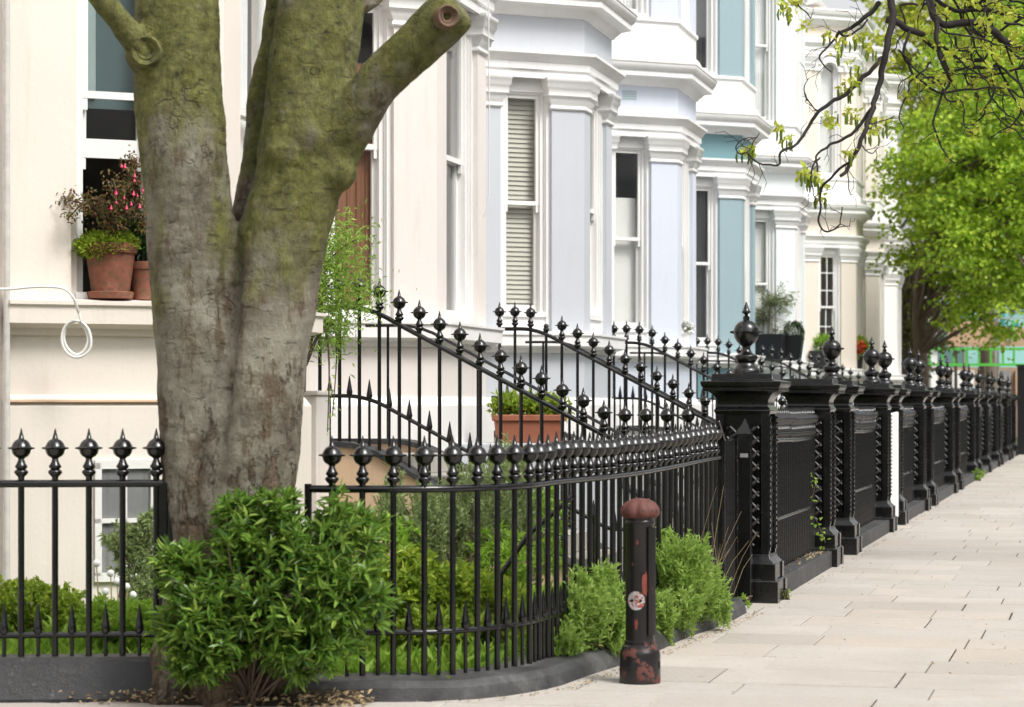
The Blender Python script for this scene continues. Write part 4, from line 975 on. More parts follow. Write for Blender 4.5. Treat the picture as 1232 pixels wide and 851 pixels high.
# strap leaved plant and dandelion clocks
def strap(lab, base, n, h, spread, mat='leaf_grass', wd=.02):
    t = thing('strap_plant', lab, 'plant', tuple(base)); m = MB()
    for k in range(n):
        a = random.uniform(0, 6.28); l = h*random.uniform(.6, 1.1); sp = spread*random.uniform(.4, 1.1); d = Vector((math.cos(a), math.sin(a), 0)); s_ = Vector((-math.sin(a), math.cos(a), 0))*wd/2
        P = [Vector(base)+d*sp*f**1.6+Vector((0, 0, l*(f-.45*f**3))) for f in (0, .25, .5, .75, 1)]
        vs = []
        for i, p in enumerate(P): ww = (1-.92*(i/4)**2); vs += [p-s_*ww, p+s_*ww]
        m.add(vs, [(2*i, 2*i+1, 2*i+3, 2*i+2) for i in range(4)])
    part('leaf_blades', m, mat, t); return t
strap('arching strap leaved plant behind the left railing', W(70, 14.0, .07), 40, .38, .25)
dn = thing('dandelion_clocks', 'pale round dandelion seed heads on thin stalks in front of the basement window', 'flowers', tuple(W(120, 14.2, .07))); 
for (x, y_) in ((116, 678), (133, 690), (141, 700), (127, 712), (152, 706), (160, 716)):
    e = Wy(x, y_, 14.2); f = W(x+random.uniform(-4, 4), 14.2, .07)
    part('stalk', MB().tube([f, f.lerp(e, .6)+Vector((.01, 0, 0)), e], .004, 5), 'straw', dn)
    part('seed_head', MB().lathe([(.022*math.sin(math.pi*i/6)+.001, -.022*math.cos(math.pi*i/6)) for i in range(7)], tuple(e), 10), 'net', dn)
# weeds at the pier foot and on the plinths
def weed(lab, pos, n=60, r=.07, mat='leaf_grass', L=.035, z=0):
    return shrub('weed', lab, 'weed', pos, [((pos[0], pos[1], pos[2]+r*.8), (r, r, r), 1)], n, L, L*.6, mat, stems=6, per=6)
weed('little bright green weed at the foot of the slim pointed gate post', tuple(W(893, 18.0, .01)), 90, .06)
weed('small green weed low beside the first pier foot', tuple(W(946, 18.9, .01)), 40, .04)
weed('tuft of green weeds at the foot of a far pier', (-2.42, 48.2, .0), 160, .14, L=.06)
iv = thing('ivy', 'thin ivy sprigs climbing the foot of the second lattice pier', 'ivy', (-2.75, 22.3, .3))
ip = smooth([(-2.52, 22.38, .25), (-2.60, 22.37, .45), (-2.68, 22.37, .55), (-2.63, 22.37, .7), (-2.6, 22.37, .85)], 5); part('stem', MB().tube(ip, .004, 5), 'twig', iv)
P = np.array([tuple(p) for p in ip for _ in range(2)])+rnd(len(ip)*2)*[.03, .01, .03]+[0, -.03, 0]
leaves('foliage', P, unit(rnd(len(P))+[0, -1, 0]), .045, .04, 'leaf_grass', iv)
lit = 500; P = np.column_stack([np.random.uniform(-2.75, -2.52, lit), np.random.uniform(19.2, 22.5, lit), np.full(lit, .165)])
sel = np.random.rand(lit) < np.clip((P[:, 1]-20.2)/5, .02, .5)
stuff(leaves('leaf_litter', P[sel], unit(rnd(int(sel.sum()))*[1, 1, .3]), .03, .02, 'straw', None), 'dry leaf litter along the plinth of the first railing panel', 'leaf litter')
# trailing bright green shrub at the head of the nearest stair railing
zc = 18.6
hg = thing('shrub', 'light green feathery shrub overhanging the top of the nearest stair railing', 'shrub', tuple(Wy(372, 470, zc)))
stm = MB(); PP, DD = [], []
arms = [[(366, 472), (368, 400), (385, 330), (410, 300), (430, 288)], [(366, 472), (372, 390), (400, 340), (440, 345)], [(368, 440), (385, 400), (402, 390), (405, 430), (400, 500)], [(372, 420), (390, 360), (415, 372), (445, 362)],
        [(366, 460), (372, 350), (392, 300), (400, 275)], [(370, 430), (390, 395), (396, 440), (394, 520)], [(370, 400), (380, 380), (405, 400), (410, 420)], [(366, 430), (380, 350), (400, 320), (425, 330)]]
for j, a in enumerate(arms):
    zz = zc+(j % 4-1.5)*.12; p = smooth([Wy(x, y_, zz) for x, y_ in a], 6); stm.tube(p, [.010*(1-i/len(p))+.003 for i in range(len(p))], 6)
    for i, q in enumerate(p[6:], 6):
        trail = j in (2, 5) and i > 12
        kk = 3 if trail else (42 if q.z > 2.0 else 4); r_ = .03 if trail else .15
        PP.append(np.array(q)+rnd(kk)*r_*.6); DD.append(unit(rnd(kk)*.7+np.array([.1, 0, -.2 if trail else .6])))
part('stems', stm, 'twig', hg); PP = np.concatenate(PP); DD = np.concatenate(DD)
leaves('foliage', PP, DD, np.random.uniform(.03, .07, len(PP)), .008, 'leaf_conifer', hg)

# ------------------------------------------------------------------ pots and planters
def pot(t, c, r, h, mat, rim=True, seg=28, taper=.72):
    pr = [(r*taper, 0), (r*.93, h*.80), (r*.93, h*.8)]
    pr += [(r*1.0, h*.80), (r*1.02, h*.84), (r*1.02, h*.97), (r*1.0, h), (r*.9, h), (r*.88, h*.9)] if rim else [(r, h), (r*.92, h), (r*.9, h*.9)]
    o = part('pot', MB().lathe(pr, tuple(c), seg), mat, t, 40); return o
F = H[-1][1]
c1 = Vector(F(.80, .0, 2.248)); 
fp = thing('potted_fuchsia', 'mossy terracotta pot with a straggly flowering fuchsia on the cream house sill', 'potted plant', tuple(c1))
part('saucer', MB().lathe([(.12, 0), (.15, .005), (.16, .045), (.15, .05), (.14, .02)], tuple(c1), 28), 'terracotta', fp, 40)
pot(fp, c1+Vector((0, 0, .045)), .178, .33, 'terracotta')
P, d = blob_pts((c1.x, c1.y, c1.z+.385), (.205, .205, .07), 2200, hollow=.1)
leaves('moss', P, unit(d+[0, 0, .4]), .028, .016, 'leaf_yellow', fp)
P = np.column_stack([c1.x-.02+np.random.normal(size=500)*.02, c1.y-.165+np.random.normal(size=500)*.012, c1.z+np.random.uniform(.2, .38, 500)])
zz = 16.2
def twigs(mb, start, ctrls, r0):
    ends = []
    for c in ctrls:
        p = smooth([start]+[Vector(x) for x in c], 5); mb.tube(p, [r0*(1-.75*i/len(p)) for i in range(len(p))], 7); ends += p[4:]
    return ends
tw = MB(); s0 = c1+Vector((0, 0, .36))
e = twigs(tw, s0, [[Wy(128, 268, zz), Wy(112, 248, zz), Wy(95, 244, zz), Wy(76, 238, zz)], [Wy(130, 262, zz), Wy(118, 240, zz), Wy(100, 245, zz-.1), Wy(83, 262, zz-.1)], [Wy(138, 265, zz), Wy(150, 235, zz), Wy(158, 205, zz), Wy(162, 190, zz)],
                   [Wy(140, 270, zz), Wy(160, 250, zz), Wy(178, 240, zz)], [Wy(136, 262, zz), Wy(140, 235, zz-.1), Wy(136, 215, zz-.1)], [Wy(142, 268, zz), Wy(168, 262, zz+.1), Wy(180, 275, zz)], [Wy(140, 262, zz), Wy(155, 225, zz), Wy(172, 212, zz)]], .014)
part('stems', tw, 'twig', fp)
P = np.array([tuple(q) for q in e for _ in range(15)]); P = P+rnd(len(P))*.035
leaves('foliage', P, unit(rnd(len(P))+[0, 0, -.2]), np.random.uniform(.018, .042, len(P)), .018, 'leaf_fuchsia', fp)
for (x, y_) in ((134, 245), (152, 236), (163, 238), (160, 245), (165, 232), (170, 206), (155, 197), (142, 232), (158, 213), (148, 250), (137, 230), (172, 247), (168, 222), (150, 205), (176, 228), (161, 220), (146, 240)):
    c = Wy(x, y_, zz-.12)+Vector((random.gauss(0, .02), 0, random.gauss(0, .02))); q_ = random.uniform(.3, .5)
    part('flower', MB().lathe([(r_*q_, h_*q_) for r_, h_ in ((.002, .03), (.007, .02), (.011, .0), (.018, -.02), (.026, -.035), (.008, -.04), (.002, -.07))], tuple(c), 7), 'pink', fp, 60)
P, d = blob_pts((c1.x-.04, c1.y-.05, c1.z+.345), (.19, .17, .075), 2200, hollow=.3)
leaves('moss', P, unit(d+[0, 0, .2]), .03, .02, 'leaf_yellow', fp)
c2 = Vector(F(.56, -.03, 2.248)); f2 = thing('potted_plant', 'smaller terracotta pot with dark leaves half hidden behind the trunk on the cream house sill', 'potted plant', tuple(c2))
pot(f2, c2, .105, .26, 'terracotta')
P, d = blob_pts((c2.x, c2.y, c2.z+.42), (.12, .12, .18), 700, hollow=.2); leaves('foliage', P, unit(d+rnd(700)*.5), .05, .022, 'leaf_dark', f2)
part('stems', MB().tube([c2+Vector((0, 0, .2)), c2+Vector((0, 0, .7))], .006, 5), 'twig', f2)
# terracotta trough behind the steps railing
zt = 22.4
a = W(594, zt, 1.17); b = W(682, zt+.05, 1.17); hgt = 34/2900*zt
tp = thing('planter', 'long terracotta trough planted with variegated green leaves beside the second front steps', 'planter', tuple((a+b)/2))
dx = (b-a).normalized(); dy = Vector((-dx.y, dx.x, 0))
def tb(m, u0, u1, v0, v1, h0, h1, tp_=0):
    q = [(u0+tp_, v0+tp_), (u1-tp_, v0+tp_), (u1-tp_, v1-tp_), (u0+tp_, v1-tp_)]; r_ = [(u0, v0), (u1, v0), (u1, v1), (u0, v1)]
    m.hexa([a+dx*u+dy*v+Vector((0, 0, h0-1.17)) for u, v in q]+[a+dx*u+dy*v+Vector((0, 0, h1-1.17)) for u, v in r_])
LT = (b-a).length; pm = MB(); tb(pm, .02, LT-.02, .02, .28, 1.17, 1.17+hgt-.06, .02); part('body', pm, 'terraclean', tp, 0, .006)
pm = MB(); tb(pm, 0, LT, 0, .30, 1.17+hgt-.06, 1.17+hgt); part('rim', pm, 'terraclean', tp, 0, .01)
PP = np.concatenate([blob_pts(tuple(a+dx*LT*f+dy*.15+Vector((0, 0, hgt+.07))), (.12, .12, .12), 260, hollow=.1)[0] for f in (.12, .3, .5, .7, .88)])
leaves('foliage', PP, unit(rnd(len(PP))+[0, 0, .7]), np.random.uniform(.05, .1, len(PP)), .03, 'leaf_yellow', tp)
wl = thing('garden_wall', 'low grey rendered wall carrying the terracotta trough', 'wall', tuple(a))
pm = MB(); tb(pm, -.4, LT+.5, -.04, .36, 0, 1.168); part('body', pm, 'bluegrey', wl, 0, .01)
# pink flowered pot on a pedestal window sill
def sill_pt(px, hi, z): return W(px, z, hi)
c = sill_pt(823, 2.37, 35.2); q = thing('potted_flowers', 'pale pink flowers in a stone pot on the sill of the lavender house', 'potted plant', tuple(c)); 
q.location = c; pot(q, c, .10, .20, 'white', False)
P, d = blob_pts((c.x, c.y, c.z+.27), (.14, .14, .10), 400, hollow=.2); leaves('flowers', P, unit(d), .04, .04, 'net', q)
P, d = blob_pts((c.x, c.y, c.z+.25), (.12, .12, .09), 300, hollow=.2); leaves('foliage', P, unit(d), .04, .02, 'leaf_olive', q)
# olive tree in a black square pot on the mint house sill
def sqpot(t, c, r, h, tap=.8):
    m = MB(); m.hexa([(c[0]+sx_*r*tap, c[1]+sy_*r*tap, c[2]) for sx_, sy_ in ((-1, -1), (1, -1), (1, 1), (-1, 1))]+[(c[0]+sx_*r, c[1]+sy_*r, c[2]+h) for sx_, sy_ in ((-1, -1), (1, -1), (1, 1), (-1, 1))])
    part('pot', m, 'blackpot', t, 0, .01)
zo = 45.6
FM = H[4][1]
def on_sill(i, px, out=.03):
    # the point of house i's canted sill seen at bearing px
    best = min((abs(616+2900*((x*CT+y_*ST)/(-x*ST+y_*CT))-px), u) for u in [k*.02 for k in range(76)] for x, y_, _ in [H[i][1](u, out, 0)])
    return Vector(H[i][1](best[1], out, 2.375))
c = on_sill(4, 925); ot = thing('olive_tree', 'small airy olive tree in a wide black square pot on the pale mint house sill', 'potted tree', tuple(c)); sqpot(ot, c, .30, .50, .95)
tk = MB(); PP = []
top = c+Vector((0, 0, .5)); tk.tube([top, top+Vector((.02, 0, .45)), top+Vector((-.02, 0, .8))], [.02, .015, .01], 6)
for k in range(26):
    s_ = top+Vector((0, 0, random.uniform(.2, .75))); e_ = s_+Vector((random.uniform(-.35, .55), random.uniform(-.3, .3), random.uniform(-.25, .5))); tk.tube([s_, s_.lerp(e_, .5)+Vector((0, 0, .06)), e_], [.008, .005, .002], 4)
    for f in np.linspace(.3, 1, 14): PP.append(np.array(s_.lerp(e_, float(f)))+rnd(3)*.03)
part('branches', tk, 'greybark', ot); PP = np.concatenate(PP); leaves('foliage', PP, unit(rnd(len(PP))), np.random.uniform(.05, .09, len(PP)), .018, 'leaf_olive', ot)
c = on_sill(4, 955); tb_ = thing('topiary_ball', 'clipped dark green box ball in a tall black tapered pot', 'potted plant', tuple(c)); sqpot(tb_, c, .19, .48, .7)
P, d = blob_pts((c.x, c.y, c.z+.55), (.20, .20, .20), 2200, hollow=.6); leaves('foliage', P, unit(d+rnd(2200)*.4), .035, .025, 'leaf_dark', tb_)
c = on_sill(5, 990); s5 = thing('potted_plant', 'black pot with a small spiky plant on the beige house sill', 'potted plant', tuple(c)); sqpot(s5, c, .30, .42, .9)
P, d = blob_pts((c.x, c.y, c.z+.55), (.18, .18, .18), 160, hollow=.2); leaves('foliage', P, unit(d+[0, 0, .8]), .2, .02, 'leaf_grass', s5)
c = Vector((-FRONT+.0, s_of(58.9)+.45, 2.375)); rf = thing('potted_flowers', 'bright red flowers in a dark pot on the beige house sill', 'potted plant', tuple(c)); pot(rf, c, .14, .30, 'blackpot', False)
P, d = blob_pts((c.x, c.y, c.z+.5), (.24, .24, .24), 260, hollow=.2); leaves('foliage', P, unit(d+[0, 0, .5]), .14, .05, 'leaf_tree', rf)
P, d = blob_pts((c.x+.02, c.y-.1, c.z+.5), (.20, .16, .20), 90, hollow=.5); leaves('flowers', P, unit(rnd(90)), .12, .11, 'red', rf)
c = on_sill(4, 967, .0); ab = part('alarm_box', MB().box(c.x+.3, c.x+.42, c.y, c.y+.22, 3.42, 3.54), 'blackpot', None, 0, .01)
bpy.data.objects.remove(ab)
# grass in the garden
n = 15000; gx = -np.random.uniform(2.9, 7.0, n); gy = np.random.uniform(12.2, 18.0, n)
P = np.column_stack([gx, gy, np.full(n, .065)])
P = P[(P[:, 0] < -3.35) | (P[:, 1] > 14.2) & (P[:, 0] < -3.1)]; n = len(P); D = unit(rnd(n)*.35+[0, 0, 1])
stuff(leaves('grass', P, D, np.random.uniform(.04, .16, n), .008, 'leaf_grass', None, bend=.3), 'bright green grass growing in the front garden behind the railings', 'grass')

# crumbs and dry leaves gathered along the foot of the plinths
PP = []
for k in range(420):
    p = pl[random.randint(2, 40)]; PP.append((p.x+random.uniform(.24, .34), p.y+random.uniform(-.12, .12)-.08, .010))
for k in range(160): PP.append((random.uniform(-2.44, -2.36), random.uniform(18, 40), .010))
for k in range(110): PP.append((random.uniform(-2.3, .8), random.uniform(13, 40), .010))
PP = np.array(PP); n = len(PP)
stuff(leaves('leaf_litter', PP, unit(rnd(n)*[1, 1, .12]), np.random.uniform(.008, .028, n), np.random.uniform(.005, .014, n), 'straw', None), 'tiny dry leaf crumbs scattered on the pavement beside the plinths', 'leaf litter')
# ------------------------------------------------------------------ overhanging branches of a street tree on the right
ob = thing('tree', 'dark bare branches with fresh yellow-green spring leaves hanging into the top right corner', 'tree', (4.2, 23.5, 0))
tk = MB(); Zb = 22.0
root = Vector((4.2, 23.5, 0))
lim0 = W(1330, 22.6, 6.2)
tk.tube(smooth([root, root+Vector((-.05, 0, 2.2)), root+Vector((-.1, -.1, 4.2)), root+Vector((-.2, -.1, 6.5)), root+Vector((-.3, 0, 9))], 5), [.26]*6+[.22]*6+[.18]*6+[.1]*3, 16)
def br(pts, r0, r1, z0=Zb, z1=None, n=7):
    z1 = z0 if z1 is None else z1; k = len(pts)-1
    P = []
    for i, (x, y_) in enumerate(pts): P.append(Wy(x, y_, z0+(z1-z0)*i/max(1, k)+.05*math.sin(i*2.3+x)))
    S = smooth(P, 5)
    S = [p+Vector((noise.noise(p*9+Vector((x, 0, 0)))*.028, 0, noise.noise(p*9+Vector((0, x, 5)))*.028)) for p in S]
    tk.tube(S, [.66*(r0+(r1-r0)*i/len(S))*z0/2900 for i in range(len(S))], n); return S
mains = []
E = []
def B(pts, r0, r1, z0=Zb, z1=None): s = br(pts, r0, r1, z0, z1); E.append(s[len(s)//3:]); return s
tr_top = root+Vector((-.15, -.1, 5.4))
# limbs reaching in from the trunk (out of the picture)
def into(x, y_, z, r):
    e_ = Wy(x, y_, z); m_ = tr_top.lerp(e_, .5)+Vector((0, 0, .35)); tk.tube(smooth([tr_top, m_, e_], 6), [.09+(r*z/2900-.09)*i/12 for i in range(13)], 10)
into(1068, -60, 22.0, 8); into(1290, 60, 22.2, 8); into(1120, -60, 22.2, 8); into(1260, -20, 22.4, 7)
B([(1068, -60), (1070, -10), (1075, 22), (1066, 60), (1060, 95), (1052, 125), (1040, 160), (1024, 195), (1010, 213)], 8, 3, 22, 21.4)
B([(1062, 70), (1045, 88), (1012, 118), (985, 133), (972, 152), (960, 172), (940, 183), (935, 198), (912, 196), (897, 184)], 4.5, 1.2, 22, 21.2)
B([(897, 184), (885, 182), (888, 170), (900, 165)], 1.3, .8, 21.2); B([(897, 184), (905, 176), (913, 160)], 1.2, .7, 21.2)
B([(1058, 5), (1040, 22), (1022, 34), (1010, 38)], 5, 2.5, 22); B([(1010, 38), (1000, 52), (987, 64), (990, 75), (1000, 88)], 2.5, 1, 22); B([(1010, 38), (1020, 44), (1045, 25)], 3, 1.5, 22)
B([(1052, 125), (1025, 162), (1002, 172), (985, 185), (982, 205)], 3.5, 1.5, 21.7, 21.5); B([(1024, 195), (1000, 213), (990, 228), (986, 262), (992, 278), (1005, 276), (1012, 262), (1014, 250)], 2.6, 1, 21.5)
B([(1024, 195), (1020, 215), (1022, 230)], 1.4, .7, 21.5); B([(1005, 276), (1018, 273), (1022, 274)], 1.1, .6, 21.5)
B([(985, 190), (980, 200), (976, 215), (978, 232), (984, 240)], 1.8, .8, 21.5)
B([(1040, 150), (1062, 148), (1075, 140)], 1.4, .7, 21.6); B([(1035, 175), (1048, 185), (1058, 178)], 1.3, .7, 21.6); B([(970, 122), (968, 105), (972, 95)], 1.3, .7, 21.5); B([(985, 133), (972, 122), (966, 112)], 1.4, .7, 21.5)
B([(1068, 24), (1095, 35), (1112, 45)], 7, 5, 22, 22.2); B([(1095, 35), (1088, 60), (1096, 90), (1120, 108), (1140, 112), (1200, 105), (1232, 118), (1260, 125)], 3, 1.5, 22)
B([(1112, -30), (1118, 5), (1130, 26), (1165, 28), (1190, 35), (1210, 50), (1250, 62)], 7, 7, 22.1); B([(1125, 25), (1128, 55), (1138, 80), (1145, 98)], 5, 2.5, 22); B([(1145, 98), (1132, 118), (1124, 145), (1128, 165), (1138, 185), (1149, 196)], 2.6, 1.2, 22)
B([(1112, 45), (1135, 70), (1142, 85)], 4, 2.2, 22.2); B([(1120, 75), (1108, 88), (1095, 98), (1090, 118), (1082, 135), (1086, 155)], 2.2, 1, 22)
B([(1128, 50), (1150, 68), (1185, 75), (1215, 90), (1240, 120)], 3.2, 2, 22.2); B([(1165, 28), (1185, 50), (1200, 80), (1215, 110), (1240, 150)], 3, 1.8, 22.3)
B([(1100, -30), (1140, 10), (1180, 12), (1240, 22)], 4, 4, 22.5); B([(1185, -20), (1190, 25), (1210, 55), (1228, 72)], 3, 2, 22.4); B([(1145, -10), (1160, 30), (1175, 62), (1190, 80)], 2.6, 1.6, 22.5)
B([(1190, 105), (1200, 130), (1232, 150)], 2, 1.2, 22); B([(1150, 68), (1165, 82), (1195, 100)], 2, 1.2, 22.1); B([(1080, 60), (1110, 90), (1125, 100)], 2, 1.2, 22); B([(1096, 90), (1084, 100), (1078, 118)], 1.4, .7, 22)
B([(1210, 50), (1225, 95), (1240, 135)], 2.2, 1.4, 22.3); B([(1175, 62), (1160, 95), (1172, 104)], 1.6, 1, 22.1); B([(1230, 20), (1200, 40), (1185, 70), (1150, 75)], 2.8, 1.5, 22.2)
B([(1240, 170), (1210, 150), (1195, 135), (1180, 138)], 1.6, .8, 22.2); B([(1240, 80), (1215, 85), (1180, 95), (1160, 90)], 2, 1.1, 22.3); B([(948, -40), (955, -10), (962, 8), (975, 22)], 2, 1, 21.8); B([(1010, -50), (975, -30), (948, -40)], 2, 2, 21.8)
into(1010, -50, 21.8, 3)
for k in range(34):        # the denser tangle nearer the trunk
    x, y_ = random.uniform(1095, 1250), random.uniform(-30, 110); a = random.uniform(.2, 2.9); pts = [(x, y_)]
    for j in range(random.randint(4, 7)):
        a += random.gauss(0, .45); st_ = random.uniform(14, 30); x -= math.cos(a)*st_; y_ += abs(math.sin(a))*st_*random.choice((1, .8, .1)); pts.append((x, y_))
    if min(q[0] for q in pts) > 1068 and max(q[1] for q in pts) < 175: B(pts, random.uniform(1.4, 3.0), .8, 21.6+random.random()*1.2)
for s in list(E):          # short spur twigs
    for p in s[::5]:
        if random.random() < .95:
            a = random.uniform(0, 6.28); l = random.uniform(.05, .20); e_ = p+Vector((math.cos(a)*l, random.uniform(-.05, .05), math.sin(a)*l)); m_ = p.lerp(e_, .5)+Vector((random.gauss(0, .015), 0, random.gauss(0, .015)))
            tk.tube([p, m_, e_], [.0045, .003, .002], 5); E.append([e_])
            for q0 in (m_, e_):
                b_ = a+random.choice((-1, 1))*random.uniform(.4, .9); e2 = q0+Vector((math.cos(b_)*l*.5, 0, math.sin(b_)*l*.5)); tk.tube([q0, e2], [.003, .0015], 4)
                bud = q0+(e2-q0)*1.02; tk.tube([e2, e2+(e2-q0)*.12], [.004, .001], 5)
part('branches', tk, 'twigbark', ob, 60)
PP, DD, C = [], [], []
CAT = mesh_from('catkin', MB().tube([(0, 0, 0), (.01, 0, -.05), (0, 0, -.1)], [.006, .011, .007], 6), 'moss')
def spring_cluster(c, n, hang=True):
    for k in range(n):
        PP.append(np.array(c)+np.random.normal(size=3)*.02); DD.append(unit(np.random.normal(size=3)+[0, 0, .1]))
    if hang:
        for k in range(2):
            q = Vector(c)+Vector((random.gauss(0, .03), random.gauss(0, .03), -.01)); 
            if len(C) < 98: C.append(child('catkin', CAT, ob, q-ob.location, random.uniform(0, 6)))
for x, y_ in ((900, 178), (893, 183), (952, 165), (942, 160), (963, 205), (972, 208), (1022, 100), (1005, 60), (1010, 45), (995, 40), (1040, 55), (1032, 48), (1015, 110), (1028, 85), (1060, 150), (1050, 145), (1030, 142), (1020, 140), (1046, 160), (984, 215), (990, 240), (978, 212), (1022, 185), (940, 8), (950, 14), (958, 4), (1005, 150), (1000, 145), (1045, 40), (1055, 50), (970, 28), (1070, 70), (1150, 60), (1140, 62), (1160, 70), (1195, 75), (1190, 88), (1205, 70), (1170, 5), (1200, 8), (1222, 10), (1218, 60), (1185, 20), (1228, 130), (1140, 90), (1125, 98), (1215, 25), (1165, 55), (1222, 38), (1195, 60)):
    for j in range(2): spring_cluster(Wy(x+random.uniform(-6, 6), y_+random.uniform(-6, 6), Zb-.1+random.uniform(-.5, .4)), 9)
for s in E:
    if len(s) > 3:
        for p in s[::7]:
            if p.x > W(1085, 22, 0).x and random.random() < .55: spring_cluster(p, 9, False)
leaves('foliage', np.array(PP), np.array(DD), np.random.uniform(.035, .08, len(PP)), np.random.uniform(.025, .05, len(PP)), 'leaf_spring', ob, six=True)

# ------------------------------------------------------------------ trees further down the street
def big_tree(name, label, base, height, crown_c, crown_r, ncl, per, L, mat, trunk_r, seed, lean=(0, 0), group='trees at the end of the street', barkm='greybark', keep=None, upright=0):
    random.seed(seed); np.random.seed(seed)
    t = thing(name, label, 'tree', tuple(base), group); B_ = Vector(base); cc_ = Vector(crown_c)
    tb = MB(); top = Vector((cc_.x, cc_.y, cc_.z+crown_r[2]*.4))
    trunk = smooth([B_, B_.lerp(top, .3)+Vector((lean[0], 0, 0)), B_.lerp(top, .65)+Vector((lean[1], 0, 0)), top], 6)
    if upright: trunk = smooth([B_, B_+Vector((.1, 0, 2)), B_+Vector((.05, 0, upright)), Vector((B_.x*.6+cc_.x*.4, cc_.y, upright+1.8)), top], 6)
    tb.tube(trunk, [trunk_r*(1-.8*i/len(trunk)) for i in range(len(trunk))], 12)
    # cluster centres
    d = unit(rnd(ncl)); rad = .25+.75*np.random.rand(ncl)**.55
    lump = np.array([1+.35*noise.noise(Vector(tuple(x*2.2))+Vector((seed, 0, 0)))+.18*noise.noise(Vector(tuple(x*6))+Vector((seed, 3, 0))) for x in d])
    CC = np.array(cc_)+d*(rad*lump)[:, None]*np.array(crown_r)
    if keep: CC = CC[[keep(c) for c in CC]]
    for c in CC[::max(1, len(CC)//60)]:
        s_ = trunk[random.randint(len(trunk)//3, len(trunk)-1)]; e_ = Vector(c); tb.tube([s_, s_.lerp(e_, .5)+Vector((0, 0, .3)), e_], [trunk_r*.25, trunk_r*.13, .02], 6)
    part('trunk', tb, barkm, t, 60)
    PP, DD = [], []
    for c in CC:
        n = int(per*random.uniform(.5, 1.4)); w_ = random.uniform(.5, 1.1)
        p = rnd(n)*[.34*w_, .34*w_, .13*w_]; p[:, 2] -= .25*(p[:, 0]**2+p[:, 1]**2)      # drooping pads of leaves
        PP.append(c+p); DD.append(unit(rnd(n)*.6+np.array([0, 0, -.45])+p*[1.5, 1.5, 0]))
    PP = np.concatenate(PP); DD = np.concatenate(DD); n = len(PP)
    leaves('crown', PP, DD, L*np.random.uniform(.7, 1.2, n), L*np.random.uniform(.6, .95, n), mat, t, fold=.15)
    return t
zt = 62
big_tree('tree', 'large fresh green leafy tree hanging over the far end of the pavement', W(1104, 63, 0), 12, Wy(1200, 222, 60), (2.7, 3.2, 3.9), 700, 52, .15, 'leaf_tree', .24, 11, (-.05, .3), keep=lambda c: c[2] > 2.95, upright=4.5)
big_tree('tree', 'second leafy tree behind the large one, filling the right edge', W(1260, 74, 0), 14, Wy(1260, 120, 72), (3.8, 3.5, 5.0), 520, 40, .20, 'leaf_tree', .4, 12, keep=lambda c: c[2] > 4.6)
big_tree('tree', 'yellow-green thinner tree high up behind the dark branches', W(1190, 96, 0), 18, Wy(1180, 70, 92), (5.5, 4, 5.5), 420, 40, .26, 'leaf_spring', .4, 13)
big_tree('tree', 'brownish sparse tree with dark trunk right of the white end house', W(1098, 78, 0), 8, Wy(1108, 350, 78), (1.3, 1.5, 2.6), 90, 34, .16, 'leaf_dull', .32, 14, (-.2, -.3))
random.seed(21); np.random.seed(21)

# ------------------------------------------------------------------ end of the street: gantry, hoarding, far building
zg = 88.0
def wb(m, x0, x1, y0, y1, d0, d1):        # upright block between bearings x0..x1, heights of y0(top)..y1(bottom) at depth d0, thickness to d1
    a_, b_ = Wy(x0, y1, d0), Wy(x1, y1, d0); n_ = (W(616, d1, 0)-W(616, d0, 0)); h = Wy(x0, y0, d0).z
    m.hexa([a_, b_, b_+n_, a_+n_, Vector((a_.x, a_.y, h)), Vector((b_.x, b_.y, h)), Vector((b_.x, b_.y, h))+n_, Vector((a_.x, a_.y, h))+n_]); return m
gn = thing('gantry', 'bright green lattice beam gantry on poles at the end of the street', 'gantry', tuple(W(1180, zg, 0)))
for dd in (0, .9):
    m = MB(); wb(m, 1110, 1262, 418.5, 421.5, zg+dd, zg+dd+.1); wb(m, 1110, 1262, 437.5, 440.5, zg+dd, zg+dd+.1)
    for k, x in enumerate((1118, 1133, 1147, 1162, 1177, 1191, 1206, 1219, 1234)): wb(m, x, x+2.2, 421.5, 437.5, zg+dd+.01, zg+dd+.09)
    part('lattice_beam', m, 'scaffgreen', gn, 0)
for x in (1118, 1160, 1201, 1246): part('pole', MB().tube([W(x, zg+.5, 0), W(x, zg+.5, 5.6 if x == 1201 else 3.6)], .055, 8), 'pole', gn)
for x in (1140, 1184): part('pole', MB().tube([W(x, zg+3.5, 0), W(x, zg+3.5, 3.0)], .06, 8), 'twig', gn)
hb = thing('hoarding', 'pale brown boarded hoarding above the green gantry', 'hoarding', tuple(W(1190, zg+1.5, 0)))
m = MB(); wb(m, 1140, 1203, 387, 417, zg+1.5, zg+1.6); part('board', m, 'hoarding', hb, 0); m = MB(); wb(m, 1204, 1262, 394, 417, zg+1.5, zg+1.6); part('board', m, 'hoarding', hb, 0)
for x in (1201, 1219): m = MB(); wb(m, x-1, x+1.5, 385, 408, zg+1.3, zg+1.45); part('bracket', m, 'scaffgreen', hb, 0)
m = MB(); wb(m, 1195, 1262, 408.5, 409.5, zg+1.2, zg+1.28); part('rail', m, 'pole', hb, 0)
for x in (1150, 1250): part('post', MB().tube([W(x, zg+1.7, 0), W(x, zg+1.7, 3.7)], .06, 8), 'twig', hb)
fb = thing('building', 'pale aqua building with teal edges rising behind the hoarding', 'building', tuple(W(1230, 110, 0)))
m = MB(); wb(m, 1165, 1300, 355, 484+1.55*2900/110, 110, 118); part('wall', m, 'aqua', fb, 0)
m = MB(); wb(m, 1203, 1209, 365, 396, 109.7, 109.95); wb(m, 1219, 1226, 388, 396, 109.7, 109.95); wb(m, 1218, 1262, 358, 364, 109.7, 109.95); part('panel', m, 'aquadark', fb, 0)
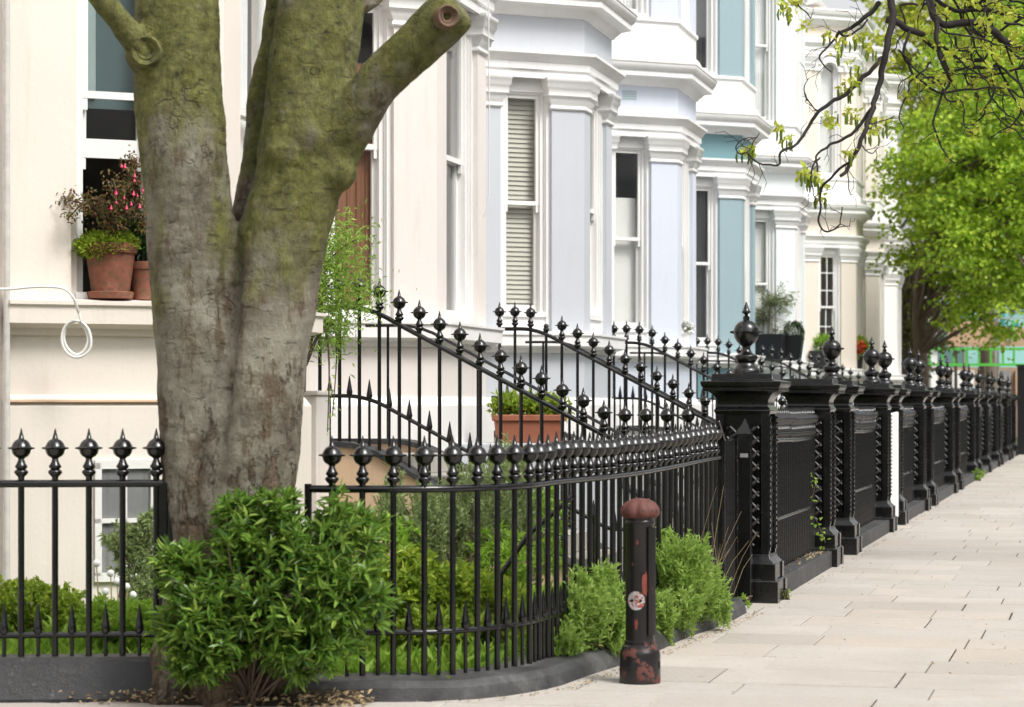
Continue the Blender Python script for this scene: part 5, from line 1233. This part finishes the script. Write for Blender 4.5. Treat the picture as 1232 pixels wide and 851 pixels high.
m = MB(); wb(m, 1165, 1300, 352, 355, 109.5, 118.2); part('roof', m, 'trim', fb, 0)
for (y0) in (375, 382): m = MB(); wb(m, 1196, 1240, y0, y0+1.6, 108.6, 108.7); part('scaffold_rail', m, 'pole', fb, 0)
m = MB(); wb(m, 1060, 1150, 330, 484+1.55*2900/130, 130, 136); bb = thing('building', 'pale building glimpsed through the leaves beyond the end of the terrace', 'building', tuple(W(1100, 130, 0))); part('wall', m, 'white', bb, 0)
m = MB(); wb(m, 1060, 1150, 328, 330, 129.8, 136.2); part('roof', m, 'slate', bb, 0)
for x in (1075, 1100, 1125): m = MB(); wb(m, x, x+8, 380, 420, 129.8, 129.98); part('window', m, 'curtain', bb, 0)
# shopfront level behind the gantry
sh = thing('building', 'low brown shopfronts in shadow under the green gantry', 'building', tuple(W(1180, 104, 0)))
m = MB(); wb(m, 1080, 1300, 442, 484+1.55*2900/104, 104, 106); part('wall', m, 'brick', sh, 0)
for x0, x1, mt in ((1120, 1128, 'net'), (1146, 1158, 'blindwhite'), (1165, 1172, 'trim'), (1192, 1198, 'net'), (1206, 1216, 'curtain'), (1222, 1232, 'hoarding')):
    m = MB(); wb(m, x0, x1, 446, 476, 103.8, 103.98); part('window', m, mt, sh, 0)
for x0, x1, lab in ((1148, 1166, 'small blue sheeted skip under the gantry, left one'), (1172, 1192, 'small blue sheeted skip under the gantry, right one')):
    k = thing('skip', lab, 'skip', tuple(W(x0, 99, 0))); m = MB(); wb(m, x0, x1, 467, 484+1.3*2900/99, 99, 101); part('body', m, 'bluesheet', k, 0, .05)
    m = MB(); wb(m, x0-1, x1+1, 465.5, 467, 98.9, 101.1); part('sheet', m, 'net', k, 0)

# ------------------------------------------------------------------ plain blocks added across the street and behind the camera to shape reflections (seen only in the window panes and the gloss of the ironwork)
def reflection_block(label, x0, x1, y0, y1, h, face, cat='building'):
    t = thing('building', label, cat, ((x0+x1)/2, (y0+y1)/2, 0)); part('wall', MB().box(x0, x1, y0, y1, 0, h), 'white', t, 0)
    part('roof', MB().box(x0-.3, x1+.3, y0-.3, y1+.3, h+.002, h+.4), 'slate', t, 0)
    m = MB()
    if face == 'x':
        y_ = y0+2
        while y_ < y1-2:
            for z_ in (1.2, 4.8, 8.2): m.box(x0-.03, x0-.005, y_, y_+1.1, z_, z_+2)
            y_ += 2.6
    else:
        x_ = x0+2
        while x_ < x1-2:
            for z_ in (1.2, 4.8, 8.2): m.box(x_, x_+1.1, y1+.005, y1+.03, z_, z_+2)
            x_ += 2.6
    part('windows', m, 'curtain', t, 0)['kind'] = 'stuff'
reflection_block('white stucco terrace on the other side of the street, outside the picture', 13.5, 22, -30, 60, 10.5, 'x')
reflection_block('white stucco corner building behind the camera', -22, 11, -34, -24, 10.5, 'y')
